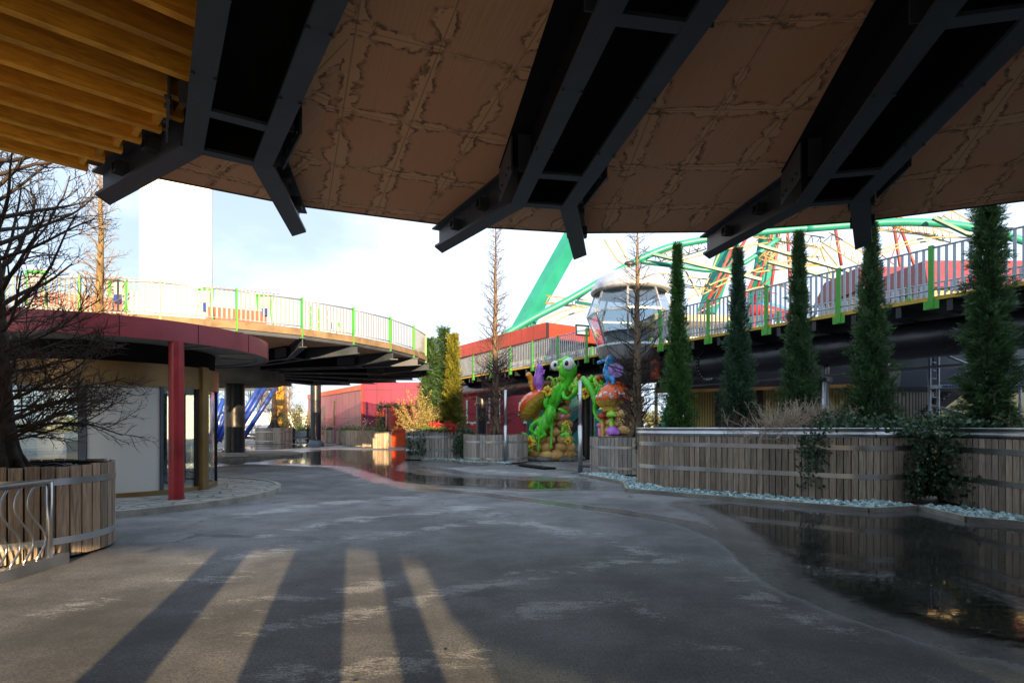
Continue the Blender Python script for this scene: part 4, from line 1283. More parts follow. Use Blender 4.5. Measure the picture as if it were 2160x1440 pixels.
b = MB(); b.beam(L_(S0, 2.6, 4.1), L_(S1, 2.6, 4.1), .12, .35); b.beam(L_(S0, 0.55, 2.95), L_(S1 - 8, .55, 2.95), .16, .05)
wk.part('edge_girder', b, M['black_steel'])
# floodlight on the railing beside the cabin
fl = Thing('floodlight', 'small square floodlight fixed on the walkway railing by the cabin', 'lamp', L_(13.4, -.1, 5.55))
p = L_(13.4, -.1, 5.55)
b = MB(); b.beam(p, p + Vector((.12, -.25, .12)), .04, .04); fl.part('bracket', b, M['black_steel'])
Mx = Matrix.Rotation(R(-20), 3, 'X') @ Matrix.Rotation(R(10), 3, 'Z')
b = MB(); b.box(p + Vector((.12, -.3, .1)), (.62, .08, .5), mat=Mx); fl.part('housing', b, M['black_steel'])
b = MB(); b.box(p + Vector((.12, -.345, .085)), (.5, .02, .38), mat=Mx); fl.part('lens', b, M['white'])

# ------------------------------------------------------------------ observation cabin
PC = Vector((4.62, 22.3, 0))
cab = Thing('observation_cabin', 'eight sided glass observation cabin with domed pale roof on the walkway', 'cabin', PC + Vector((0, 0, 4.0)))
ang = [R(22.5 + 45 * i + 8) for i in range(8)]
ring = lambda r, z: [PC + Vector((r * math.cos(a), r * math.sin(a), z)) for a in ang]
r0, r1, r2 = ring(1.22, 4.62), ring(1.68, 5.86), ring(1.36, 6.72)
b = MB(); b.lathe([(0, 4.05), (1.05, 4.05), (1.18, 4.2), (1.32, 4.58), (1.28, 4.66), (1.18, 4.66)], 40, PC); cab.part('skirt', b, M['skirt'])
b = MB(); b.lathe([(1.40, 6.68), (1.50, 6.70), (1.54, 6.78), (1.46, 6.98), (1.30, 7.22), (1.0, 7.46), (.6, 7.6), (0, 7.64)], 48, PC, ps=True); cab.part('roof', b, M['dome'])
b = MB(); b.tube([PC + Vector((0, 0, 7.6)), PC + Vector((0, 0, 7.95))], .08, 10); b.blob(PC + Vector((0, 0, 7.9)), (.22, .1, .1)); cab.part('hanger', b, M['black_steel'])
for i in range(8):
    j = (i + 1) % 8
    f = MB()
    for q0, q1, q2 in ((r0[i], r1[i], r2[i]),): f.beam(q0, q1, .07, .05); f.beam(q1, q2, .07, .05)
    f.beam(r1[i], r1[j], .05, .07); f.beam(r0[i], r0[j], .05, .06); f.beam(r2[i], r2[j], .05, .06)
    fo = cab.part('window_frame', f, M['skirt'])
    for A, B_, nm in ((r0, r1, 'M'), (r1, r2, 'M')):
        g = MB(); g.poly([A[i], A[j], B_[j], B_[i]]); cab.part('pane', g, M['glass_clear'], fo)
b = MB(); b.lathe([(0, 4.68), (1.15, 4.68)], 30, PC); b.lathe([(0.9, 4.68), (.9, 5.15), (1.15, 5.15)], 24, PC, R(20), R(300)); cab.part('bench', b, M['screen_grey'])
b = MB(); b.tube([PC + Vector((0, 0, 2.8)), PC + Vector((0, 0, 4.1))], .2, 14); cab.part('mount', b, M['black_steel'])
b = MB(); b.lathe([(0, 3.3), (.15, 3.3), (.17, 3.4), (.17, 3.95), (0, 4.02)], 20, (5.35, 21.3, 0))
single('fire_bell', b, M['orange'], 'round orange red drum hanging under the observation cabin', 'drum', (5.35, 21.3, 3.4))

# ------------------------------------------------------------------ poles
for q, lb in (((1066, 978), 'slim stainless pole left of the mantis'), ((1224, 998), 'slim stainless pole in front of the mantis arm')):
    g = G(*q); t = Thing('steel_pole', lb, 'pole', g, 'stainless poles by the mantis')
    b = MB(); b.tube([g, g + Vector((0, 0, 1.55))], .075, 14); b.tube([g + Vector((0, 0, 1.55)), g + Vector((0, 0, 3.0))], .06, 14); t.part('shaft', b, M['stainless'])
    b = MB(); b.lathe([(0, .035), (.26, .035), (.28, 0)], 24, g); t.part('base_plate', b, M['steel'])
g0, g1 = G(1090, 981), G(1160, 990)
b = MB(); b.beam(g0 + Vector((0, 0, .04)), g1 + Vector((0, 0, .04)), .5, .06)
single('rubber_ramp', b, M['blackout'], 'flat black ramp lying on the ground before the mantis', 'ramp', (g0 + g1) / 2)

# wavy barrier at the lower left
b_ = Thing('wavy_barrier', 'low stainless barrier with wavy bars standing at the near planter', 'barrier', (-4.93, 5.6, 0))
b = MB(); ya, yb = 3.2, 6.06
b.tube([(-4.93, yb, .1), (-4.93, yb, .915)], .032, 12); b.tube([(-4.93, yb + .02, .915), (-4.93, ya, .915)], .03, 12)
b_.part('frame', b, M['stainless'])
b = MB(); b.box((-4.93, (ya + yb + .2) / 2, .06), (.12, yb - ya + .2, .12)); b_.part('foot_rail', b, M['stainless'])
b = MB()
y = yb - .17
while y > ya:
    b.tube([(-4.93, y + .10 * math.sin((z - .12) / .79 * 2 * PI) * (1 if z > .5 else 1.25), z) for z in [.12 + .79 * i / 16 for i in range(17)]], .011, 8); y -= .155
b_.part('wavy_bar', b, M['stainless'])

# ------------------------------------------------------------------ the mantis arch
YS = 25.3
Z5 = lambda x, y, dy=0.0: P(1060 + x * .23607, 680 + y * .23607, YS - max(0.0, x - 450) * .0062 + dy)      # points read on an enlarged view of the sculpture
ZS = .23607 * YS / F


def remesh(ob, vox=.035, sm=3):
    m = ob.modifiers.new('merge', 'REMESH'); m.mode = 'VOXEL'; m.voxel_size = vox; m.use_smooth_shade = True
    if sm:
        s_ = ob.modifiers.new('soften', 'SMOOTH'); s_.iterations = sm; s_.factor = .5
    return ob


def chain(b, pts, n=12):
    b.tube([p for p, r in pts], [r for p, r in pts], n)
    for p, r in pts: b.blob(p, r, 10, 7)


mt = Thing('mantis_statue', 'glossy green cartoon mantis with bulging eyes leaning on a stone pillar', 'statue', Z5(400, 1190))
b = MB()
chain(b, [(Z5(585, 395, -.3), .36), (Z5(570, 440, -.36), .33), (Z5(560, 490, -.36), .20)])
b.blob(Z5(575, 375, -.2), (.36, .34, .36)); b.blob(Z5(560, 455, -.3), (.28, .26, .38)); b.blob(Z5(600, 420, -.25), (.34, .3, .36)); b.blob(Z5(548, 505, -.4), (.2, .2, .16))
_ch = chain
chain = lambda b_, p_: _ch(b_, [(q_, r_ * .86 if r_ > .1 else r_ * .95) for q_, r_ in p_])
chain(b, [(Z5(610, 450, -.25), .22), (Z5(590, 520, -.2), .2), (Z5(555, 580, -.25), .23), (Z5(505, 640, -.35), .32), (Z5(460, 710, -.4), .30), (Z5(440, 750, -.4), .22)])
chain(b, [(Z5(440, 745, -.4), .25), (Z5(425, 820, -.45), .33), (Z5(385, 900, -.45), .30), (Z5(330, 970, -.4), .24), (Z5(285, 1000, -.35), .14)])
chain(b, [(Z5(375, 830, -.55), .10), (Z5(335, 900, -.6), .085), (Z5(322, 1000, -.6), .06), (Z5(320, 1150, -.6), .055)])
chain(b, [(Z5(350, 850, -.5), .10), (Z5(262, 915, -.5), .12), (Z5(250, 960, -.5), .09), (Z5(300, 1010, -.5), .06)])
chain(b, [(Z5(435, 890, -.5), .10), (Z5(438, 960, -.55), .065), (Z5(432, 1120, -.6), .055)])
chain(b, [(Z5(350, 960, -.5), .11), (Z5(380, 1000, -.55), .09), (Z5(330, 1040, -.5), .06)])
chain(b, [(Z5(540, 610, -.5), .13), (Z5(552, 670, -.6), .10), (Z5(590, 680, -.65), .09), (Z5(650, 630, -.65), .11), (Z5(690, 570, -.6), .12), (Z5(722, 500, -.55), .13)])
chain(b, [(Z5(722, 500, -.55), .14), (Z5(770, 560, -.55), .17), (Z5(815, 640, -.5), .17), (Z5(828, 720, -.5), .12), (Z5(822, 790, -.5), .10), (Z5(840, 850, -.5), .08), (Z5(872, 888, -.5), .05)])
chain = _ch
remesh(mt.part('body', b, M['mantis']), .04, 2)
b = MB(); b.blob(Z5(520, 413, -.66), (.15, .16, .15)); b.blob(Z5(545, 475, -.52), (.17, .16, .22)); b.blob(Z5(530, 345, -.5), (.2, .2, .12))
mt.part('muzzle', b, M['mantis_light'])
for x, y, r_ in ((470, 385, .20), (592, 372, .245)):
    b = MB(); b.blob(Z5(x, y, -.62), (r_, r_ * .9, r_ * 1.08), 18, 12); eo = mt.part('eye', b, M['eye_white'])
    b = MB(); b.blob(Z5(x, y, -.62) + Vector((-r_ * (.08 if x < 500 else .42), -r_ * (.80 if x < 500 else .70), .02)), (r_ * .36, .08, r_ * .46), 14, 9); mt.part('pupil', b, M['black_gloss'], eo)
b = MB(); b.blob(Z5(517, 475, -.62), (.055, .05, .17)); mt.part('tongue', b, M['tongue'])
b = MB()
for x0, y0, x1, y1, w in ((500, 560, 430, 730, .16), (530, 580, 470, 740, .12), (420, 760, 400, 900, .16)):
    d = Z5(x1, y1) - Z5(x0, y0); c = (Z5(x0, y0) + Z5(x1, y1)) / 2 + Vector((0, -.72, 0))
    q = d.normalized(); Mx = Matrix((q.cross(Vector((0, 1, 0))).normalized(), Vector((0, 1, 0)), q)).transposed()
    b.blob(c, (w, .08, d.length / 2), 12, 9, M=Mx)
mt.part('wing', b, M['mantis'])
b = MB()
for x, y, dx in ((470, 560, -60), (455, 560, -20), (440, 570, 40), (490, 560, 15)):
    b.tube([Z5(x, y, -.2), Z5(x + dx * .4, y - 60, -.2), Z5(x + dx, y - 75, -.2), Z5(x + dx * 1.25, y - 50, -.2)], [.06, .05, .04, .03], 8)
mt.part('tendril', b, M['mantis_light'])

ar = Thing('stone_arch', 'painted stone arch with red spotted mushrooms, flowers and leaves', 'sculpture', Z5(700, 1200, .3))


def stones(b, cen, w, z0, z1, seed, sz=.27, dep=.7):
    rg = random.Random(seed); z = z0
    row = 0
    while z < z1:
        f = (z - z0) / max(.01, z1 - z0); ww = w(f); n = max(6, int(2 * PI * ww / (sz * 1.5)))
        cx, cy = cen(f)
        for i in range(n):
            a = 2 * PI * (i + .5 * (row % 2) + rg.uniform(-.15, .15)) / n
            b.rnd = rg.random()
            s_ = sz * rg.uniform(.8, 1.2)
            b.blob((cx + math.cos(a) * ww, cy + math.sin(a) * ww * dep, z), (s_, s_ * .8, s_ * .72), 9, 6, .35, 1.8, rg.random() * 40)
        z += sz * 1.05; row += 1


pb = Z5(450, 1180, .25)
b = MB()
stones(b, lambda f: (pb.x + .30 * f, pb.y), lambda f: .78 - .5 * min(1, f * 1.6) + (.18 if f > .8 else 0), .25, 3.3, 71, .33)
b.mi = 1; b.tube([(pb.x, pb.y, 0), (pb.x + .1, pb.y, 1.2), (pb.x + .3, pb.y, 3.2)], [.75, .42, .42], 14); b.mi = 0
ar.part('stone_pillar', b, [M['tan_stone'], M['grout']])
pr = Z5(1060, 1180, .3)
b = MB(); stones(b, lambda f: (pr.x + .1, pr.y), lambda f: .64 - .2 * f, .25, 2.55, 72, .27)
b.mi = 1; b.tube([(pr.x + .1, pr.y, 0), (pr.x + .1, pr.y, 2.9)], [.66, .5], 14); b.mi = 0
ar.part('stone_pillar', b, [M['tan_stone'], M['grout']])
b = MB(); b.tube([Z5(480, 620, .2), Z5(560, 600, .2), Z5(640, 570, .2), Z5(720, 560, .2), Z5(820, 580, .2), Z5(900, 620, .2), Z5(960, 660, .2)], [.3, .24, .2, .2, .22, .26, .3], 12)
ar.part('arch_span', b, M['gill'])
rg = random.Random(73)
b = MB()
for i in range(46):
    f = rg.random(); x = 470 + 480 * f; y = 600 - 60 * math.sin(f * PI) + rg.uniform(-40, 60)
    Mx = Matrix.Rotation(rg.uniform(-1.2, 1.2), 3, 'Y') @ Matrix.Rotation(rg.uniform(-.5, .5), 3, 'X')
    b.mi = rg.choice((0, 1, 1)); b.blob(Z5(x, y, -.1 - rg.random() * .15), (.09, .04, .24), 8, 6, M=Mx)
for x, y in ((395, 690), (380, 720), (540, 790), (550, 940), (570, 930), (560, 1000), (210, 1010), (270, 1040), (185, 1130), (250, 1090), (280, 1010), (170, 1050), (580, 1020), (225, 1140)):
    Mx = Matrix.Rotation(rg.uniform(-1.4, 1.4), 3, 'Y')
    b.mi = rg.choice((0, 1)); b.blob(Z5(x, y, -.45), (.1, .05, .24), 8, 6, M=Mx)
ar.part('foliage', b, [M['mantis'], M['mantis_light']])
for x, y, s_ in ((402, 612, .2), (738, 632, .2), (190, 1050, .18), (238, 1068, .22), (585, 1060, .12), (572, 900, .1)):
    b = MB()
    for i in range(6):
        a = i * PI / 3 + .3; Mx = Matrix.Rotation(-a, 3, 'Y')
        b.blob(Z5(x, y, -.62) + Vector((math.sin(a), 0, math.cos(a))) * s_ * .75, (s_ * .36, .05, s_ * .62), 8, 6, M=Mx)
    fo = ar.part('flower', b, M['petal'])
    b = MB(); b.blob(Z5(x, y, -.7), (s_ * .3, .06, s_ * .3), 10, 7); ar.part('flower_centre', b, M['orange'], fo)


def mushroom(part_name, c, r, h, tilt, capm, stalk=None, spots=14, seed=1, ax='Y'):
    Mx = Matrix.Rotation(tilt, 3, ax) @ Matrix.Rotation(R(-22) if tilt < -.3 else R(-4), 3, 'X'); rg = random.Random(seed)
    b = MB(); prof = [(1.0, -.05), (1.04, .04), (.97, .25), (.78, .55), (.45, .85), (.15, .98), (0, 1.0)]
    v0 = len(b.v); b.lathe([(r * a, h * z) for a, z in prof], 28, ps=True)
    b.v[v0:] = [tuple(Vector(c) + Mx @ Vector(q)) for q in b.v[v0:]]
    b.mi = 1
    for i in range(spots):
        a = rg.random() * 2 * PI; t_ = rg.uniform(.05, .8)
        rr_ = r * (1.03 - .9 * t_ ** 1.7); p = Vector(c) + Mx @ Vector((math.cos(a) * rr_, math.sin(a) * rr_, h * (t_ * .95)))
        b.blob(p, rg.uniform(.03, .07) * r / .6, 8, 6)
    b.mi = 0
    cp = ar.part(part_name, b, [capm, M['eye_white']])
    b = MB(); v0 = len(b.v); b.lathe([(r * 1.0, -h * .05), (r * .8, -h * .28), (r * .4, -h * .42), (0, -h * .45)], 28)
    for i in range(18):
        a = 2 * PI * i / 18; b.tube([(math.cos(a) * r * .98, math.sin(a) * r * .98, -h * .07), (math.cos(a) * r * .8, math.sin(a) * r * .8, -h * .3), (math.cos(a) * r * .35, math.sin(a) * r * .35, -h * .45)], .02, 5)
    b.v[v0:] = [tuple(Vector(c) + Mx @ Vector(q)) for q in b.v[v0:]]
    ar.part('gills', b, M['gill'], cp)


mushroom('mushroom_cap', Z5(283, 745, -.1), .84, .62, R(-43), M['cap_red'], spots=22, seed=5)
mushroom('mushroom_cap', Z5(1000, 700, 0), .70, .80, R(4), M['cap_red'], spots=26, seed=6)
b = MB(); b.tube([Z5(300, 850, 0), Z5(330, 900, .1), Z5(360, 1000, .2)], [.2, .18, .24], 12); ar.part('mushroom_stalk', b, M['gill'])
b = MB(); b.lathe([(.46, 2.1), (.56, 2.5), (.54, 2.95)], 24, (Z5(1000, 700).x, Z5(1000, 700).y, 0)); ar.part('mushroom_stalk', b, M['gill'])
for (x, y, yb_, r_, cm, sm_) in ((893, 850, 1010, .19, 'pink_gloss', 'gill'), (972, 838, 1000, .19, 'mantis_light', 'mantis_light'), (868, 925, 1010, .12, 'pink_gloss', 'pink_gloss'), (985, 1000, 1020, .27, 'purple', 'purple')):
    b = MB(); b.lathe([(r_, 0), (r_ * 1.03, .05), (r_ * .8, r_ * .75), (r_ * .3, r_ * 1.15), (0, r_ * 1.2)], 18, Z5(x, y, -.7), ps=True); b.lathe([(r_, 0), (0, -.04)], 18, Z5(x, y, -.7)); mo = ar.part('small_mushroom', b, M[cm] if cm != 'pink_gloss' or r_ < .15 else M['red'])
    b = MB(); b.tube([Z5(x, y, -.7), Z5(x + 6, yb_, -.7) + Vector((0, 0, -.5))], [.075, .085], 10); ar.part('small_mushroom_stalk', b, M[sm_], mo)
for x, y, r_ in ((685, 480, .1), (862, 500, .12)):
    b = MB(); b.blob(Z5(x, y, -.3), r_); ar.part('berry', b, M['orange'])
b = MB(); b.blob(Z5(540, 840, -.5), (.1, .06, .1)); ar.part('snail', b, M['pink_gloss'])
b = MB(); rg = random.Random(74)
for i in range(70):
    a = rg.random() * 2 * PI; rr_ = rg.uniform(.85, 1.3)
    s_ = rg.uniform(.09, .2); b.rnd = rg.random()
    b.blob((pb.x + math.cos(a) * rr_ * 1.0, pb.y + math.sin(a) * rr_ * .8, s_ * .45), (s_ * 1.2, s_, s_ * .75), 9, 6, .3, 1.6, rg.random() * 50)
for i in range(24):
    s_ = rg.uniform(.08, .16); b.rnd = rg.random(); b.blob((pr.x - .9 + rg.gauss(0, .25), pr.y - .5 + rg.gauss(0, .2), s_ * .4), (s_ * 1.2, s_, s_ * .7), 9, 6, .3, 1.6, rg.random() * 50)
ar.part('boulder_ring', b, M['grey_rock'])

ct = Thing('caterpillar_statue', 'small violet caterpillar figure standing on the left red mushroom', 'statue', Z5(330, 600, -.2))
b = MB(); chain(b, [(Z5(325, 590, -.3), .15), (Z5(322, 545, -.3), .24), (Z5(322, 500, -.3), .23), (Z5(325, 460, -.3), .18), (Z5(330, 405, -.3), .17)])
chain(b, [(Z5(350, 470, -.4), .06), (Z5(368, 455, -.5), .05), (Z5(372, 430, -.5), .05)]); chain(b, [(Z5(305, 480, -.35), .06), (Z5(295, 520, -.4), .05)])
chain(b, [(Z5(312, 580, -.35), .07), (Z5(318, 610, -.4), .06)]); chain(b, [(Z5(340, 580, -.35), .07), (Z5(340, 610, -.4), .06)])
remesh(ct.part('body', b, M['purple']), .025, 1)
b = MB()
for y in (500, 525, 550): b.tube([Z5(322, y, -.3) + Vector((math.cos(a) * .2, math.sin(a) * .2, 0)) for a in [2 * PI * i / 16 for i in range(16)]], .018, 6, closed=True)
ct.part('stripe', b, M['lilac'])
b = MB()
for dx in (-22, 20): b.tube([Z5(330, 385, -.3), Z5(330 + dx * .6, 360, -.3), Z5(330 + dx, 345, -.3)], .015, 6); b.blob(Z5(330 + dx, 345, -.3), .03, 8, 6)
ct.part('antenna', b, M['black_gloss'])
bt_ = Thing('bee_statue', 'small amber bee figure sitting left of the violet caterpillar', 'statue', Z5(260, 600, -.2))
b = MB(); chain(b, [(Z5(270, 590, -.2), .1), (Z5(258, 545, -.2), .14), (Z5(258, 510, -.2), .13), (Z5(235, 468, -.25), .13)]); b.blob(Z5(222, 475, -.3), (.08, .1, .06)); chain(b, [(Z5(255, 570, -.3), .06), (Z5(265, 600, -.3), .06)])
remesh(bt_.part('body', b, M['bee_orange']), .025, 1)
b = MB(); b.blob(Z5(280, 530, -.05), (.1, .04, .16)); bt_.part('wing', b, M['lilac'])
mo_ = Thing('moth_statue', 'bright blue insect figure with lilac wings on the right red mushroom', 'statue', Z5(960, 560, -.2))
b = MB(); chain(b, [(Z5(985, 310, -.3), .22), (Z5(960, 370, -.3), .2), (Z5(945, 430, -.3), .22), (Z5(960, 490, -.3), .2)])
chain(b, [(Z5(925, 345, -.4), .09), (Z5(895, 345, -.45), .07), (Z5(860, 358, -.45), .08)]); chain(b, [(Z5(950, 500, -.4), .1), (Z5(945, 540, -.4), .08), (Z5(915, 562, -.45), .07)]); chain(b, [(Z5(985, 500, -.35), .1), (Z5(990, 545, -.4), .08)])
b.blob(Z5(945, 320, -.4), (.12, .12, .1))
remesh(mo_.part('body', b, M['moth_blue']), .03, 1)
b = MB(); b.blob(Z5(1015, 420, -.15), (.3, .05, .32), M=Matrix.Rotation(-.6, 3, 'Y')); mo_.part('wing', b, M['lilac'])
b = MB()
for dx in (10, 25): b.tube([Z5(985, 275, -.3), Z5(1000 + dx * .4, 245, -.3), Z5(985 + dx * .2, 240, -.3)], .025, 6)
mo_.part('antenna', b, M['red'])

# ------------------------------------------------------------------ steps and stair behind the arch
b = MB(); 
for i in range(3):
    c = P(1215, 930, 28 + i * .45); b.box((3.1, 28 + i * .45, .09 + .18 * i), (3.4, .46, .18))
structure('stone_steps', b, M['concrete'])
stt = Thing('metal_staircase', 'dark metal staircase with magenta handrail seen through the arch', 'stairs', (3.4, 30.5, 0))
b = MB()
sa, sb = Vector((2.4, 29.8, .5)), Vector((5.6, 30.6, 3.6))
off = Vector((-.2, .9, 0))
for o_ in (Vector((0, 0, 0)), off): b.beam(sa + o_, sb + o_, .06, .28)
stt.part('stringer', b, M['black_steel'])
b = MB()
for i in range(14): 
    p = sa.lerp(sb, i / 13); b.beam(p, p + off, .28, .04)
stt.part('tread', b, M['steel'])
b = MB()
for i in range(26):
    p = sa.lerp(sb, i / 25); b.beam(p, p + Vector((0, 0, 1.0)), .025, .025)
    p = p + off; b.beam(p, p + Vector((0, 0, 1.0)), .025, .025)
for h in (.35, .7): b.beam(sa + Vector((0, 0, h)), sb + Vector((0, 0, h)), .02, .02)
stt.part('baluster', b, M['black_steel'])
b = MB(); b.tube([sa + Vector((0, 0, 1.0)), sb + Vector((0, 0, 1.0))], .04, 8); stt.part('handrail', b, M['pink_gloss'])
b = MB(); b.box((4.2, 36.0, 1.9), (6.5, .3, 3.8)); 
single('teal_wall', b, M['teal'], 'teal painted wall behind the dark staircase', 'wall', (4.2, 36, 0))

# ------------------------------------------------------------------ magenta building beyond the deck
ca, cb, cc = P(765, 942, 46), P(650, 942, 61), Vector((-4.6, 46.0, 0))
mg = Thing('magenta_building', 'magenta and mauve panel clad building beneath the raised round deck', 'building', (ca.x, 46, 0))
b = MB(); b.mi = 0
ca2, cb2 = Vector((ca.x, ca.y, 0)), Vector((cb.x, cb.y, 0))
b.prism([cb2, ca2, ca2 + Vector((.3, 4, 0)), cb2 + Vector((.3, 4, 0))], 0, 4.9); mg.part('side_wall', b, M['mauve'])
b = MB(); b.prism([ca2 + Vector((.004, -.002, 0)), cc, cc + Vector((0, 4, 0)), ca2 + Vector((.32, 4, 0))], 0, 5.1); mg.part('front_wall', b, M['magenta'])
b = MB(); b.beam(ca2 + Vector((0, -.06, 0)), ca2 + Vector((0, -.06, 5.1)), .16, .12); mg.part('corner_trim', b, M['red'])
b = MB(); d = (ca2 - cb2).normalized(); nn = Vector((-d.y, d.x, 0)); nn = -nn if nn.y > 0 else nn
b.beam(cb2 + nn * .03 + Vector((0, 0, 4.72)), ca2 - d * .2 + nn * .03 + Vector((0, 0, 4.72)), .1, .42); mg.part('parapet', b, M['orange'])
b = MB(); q = cb2.lerp(ca2, .56) + nn * .04; b.beam(q + Vector((0, 0, 1.6)), q + Vector((0, 0, 3.9)), .36, .08, up=nn); wo = mg.part('window', b, M['black_steel'])
b = MB(); q = q + nn * .045; b.beam(q + Vector((0, 0, 1.7)), q + Vector((0, 0, 3.8)), .24, .02, up=nn); mg.part('pane', b, M['glass_dark'], wo)
b = MB(); q0 = P(800, 945, 45); 
b.box((q0.x + .1, 45.7, 1.35), (.9, .7, 2.7)); b.mi = 1; b.box((q0.x + .1, 45.32, 1.25), (.6, .06, 2.1)); mg.part('doorway', b, [M['orange'], M['black_steel']])
q0 = P(842, 945, 43.5)
b = MB(); b.lathe([(1.05, 1.05), (1.05, 3.3), (0, 3.35)], 30, (q0.x, 43.6, 0)); cy_ = mg.part('round_bay', b, M['red'])
b = MB(); b.lathe([(1.08, 0), (1.08, 1.05)], 30, (q0.x, 43.6, 0)); mg.part('bay_skirt', b, M['orange'], cy_)
# leafy trellis in front
tl = Thing('trellis_arch', 'thin dark trellis with trailing yellow green creeper before the magenta wall', 'trellis', (q0.x, 39.5, 0))
b = MB(); ta, tb = P(818, 945, 39.5), P(858, 945, 39.5)
for q in (ta, tb): b.tube([(q.x, 39.5, 0), (q.x, 39.5, 2.9)], .05, 8)
b.tube([(ta.x - .6, 39.5, 2.9), (tb.x + .6, 39.5, 2.9)], .05, 8)
tl.part('frame', b, M['black_steel'])
rg = random.Random(75); pos = []
for i in range(900):
    f = rg.random(); x = ta.x - .7 + (tb.x - ta.x + 1.6) * f
    z = 2.95 + rg.gauss(0, .16)
    if rg.random() < .35: x = ta.x - .55 + rg.gauss(0, .15); z = 2.9 - rg.random() * 1.7
    pos.append((x, 39.45 + rg.gauss(0, .15), z))
rgn = np.random.default_rng(75); n_ = len(pos)
leafmesh('foliage', np.array(pos), rgn.normal(0, 1, (n_, 3)) + np.array([0, -1, .5]), rgn.normal(0, 1, (n_, 3)), .13 * rgn.uniform(.6, 1.3, n_), .6, rgn.random(n_), M['olive_leaf'], tl.loc, tl.o)

# weathered box planters along the magenta wall
bx = [(697, 934, 1.1, 1.22, 'bushy box planter at the left end of the row by the magenta wall', 'ivy', 900), (722, 937, 1.0, 1.15, 'low box planter with thin grass, second from the left by the magenta wall', 'green_leaf', 260),
      (742, 940, 1.35, 1.2, 'box planter with bright green tuft by the magenta wall', 'green_leaf', 420), (762, 942, 1.3, 1.2, 'box planter with dry flower stalk by the magenta wall', 'olive_leaf', 200),
      (782, 943, 1.2, 1.2, 'box planter with mixed green and orange leaves by the magenta wall', 'green_leaf', 330), (803, 946, 1.05, 1.15, 'box planter with straggly creeper beside the red doorway', 'olive_leaf', 320)]
for i, (x, y, w, h, lb, fm, nl) in enumerate(bx):
    g = G(x, y); t = Thing('box_planter', lb, 'planter', g, 'box planters by the magenta wall')
    rg = random.Random(80 + i); b = MB(); k = 7
    for sx, sy, rz in ((0, -1, 0), (0, 1, 0), (-1, 0, PI / 2), (1, 0, PI / 2)):
        for j in range(k):
            b.rnd = rg.random(); o_ = (j - (k - 1) / 2) * w / k
            b.box((g.x + (o_ if sx == 0 else sx * w / 2), g.y + w / 2 + (o_ if sy == 0 else sy * w / 2), h / 2 + .03), (w / k * .93, .04, h + rg.uniform(-.03, .02)), rz)
    t.part('boards', b, M['stave'])
    b = MB(); b.box((g.x, g.y + w / 2, h / 2), (w - .1, w - .1, h - .14)); t.part('soil', b, M['soil'])
    rgn = np.random.default_rng(90 + i)
    pos = np.stack([g.x + rgn.normal(0, w * .28, nl), g.y + w / 2 + rgn.normal(0, w * .28, nl), h - .05 + np.abs(rgn.normal(0, .18, nl))], 1)
    leafmesh('foliage', pos, rgn.normal(0, 1, (nl, 3)) + np.array([0, -.5, 1]), rgn.normal(0, .6, (nl, 3)) + np.array([0, 0, .7]), .14 * rgn.uniform(.6, 1.4, nl), .4, rgn.random(nl), M[fm], g, t.o)
    if i == 3:
        b = MB()
        pth = limb(b, g + Vector((-.1, w / 2, h - .1)), (.1, 0, 1), 1.2, .035, 6, rg, 0, .2, 6); ramify(b, pth, .6, .025, 1, rg, (6,), .1, .25, .7)
        for q in range(9): b.blob(g + Vector((rg.gauss(0, .28), w / 2, h + .75 + rg.gauss(0, .2))), .06, 8, 6)
        t.part('dry_foliage', b, M['straw'])

# ------------------------------------------------------------------ red building above the walkway
K0, K1, K2 = Vector((2.4, 40, 0)), Vector((-5.24 - 3.5, 52.4 + 5.7, 0)), Vector((9.2, 44.9, 0))
rb = Thing('red_building', 'two storey building with bright red and orange upper band beyond the walkway', 'building', K0)
b = MB(); b.prism([K1, K0, K2, K2 + Vector((0, 16, 0)), K1 + Vector((0, 10, 0))], 7.75, 8.85); rb.part('upper_band', b, M['orange_red'])
b = MB(); sh = Vector((0, .8, 0)); b.prism([K1 + sh, K0 + sh, K2 + sh, K2 + Vector((0, 15, 0)), K1 + Vector((0, 9, 0))], 4.6, 7.7); rb.part('recessed_wall', b, M['black_steel'])
b = MB(); 
for i in range(12):
    q = K0.lerp(K1, (i + .5) / 12) + Vector((-.35, .35, 0)); b.beam(q + Vector((0, 0, 4.9)), q + Vector((0, 0, 7.6)), 1.2, .06, up=(K1 - K0).cross(Vector((0, 0, 1))).normalized())
rb.part('window', b, M['blackout'])
b = MB(); b.box((-.6, 40.6, 2.1), (7.6, .4, 4.2)); rb.part('pink_wall', b, M['pink'])
b = MB()
for x in (-3.2, -1.6, -.9, .9, 1.6): b.box((x, 40.34, 2.7), (.12, .12, 1.9))
b.box((-2.4, 40.36, 3.6), (1.6, .08, .14)); b.box((1.2, 40.36, 3.6), (.8, .08, .14)); b.box((-2.4, 40.36, 1.8), (1.6, .08, .14)); b.box((1.2, 40.36, 1.8), (.8, .08, .14))
rb.part('window_frame', b, M['white_metal'])
b = MB(); b.box((-.6, 40.33, .35), (7.6, .1, .3)); rb.part('red_plinth', b, M['red'])

# ------------------------------------------------------------------ teal ride supports and lattice
def px_tube(b, pts, Y, r, n=8, Y1=None):
    k = len(pts); b.tube([P(x, y, Y + ((Y1 - Y) * i / (k - 1) if Y1 else 0)) for i, (x, y) in enumerate(pts)], r, n)


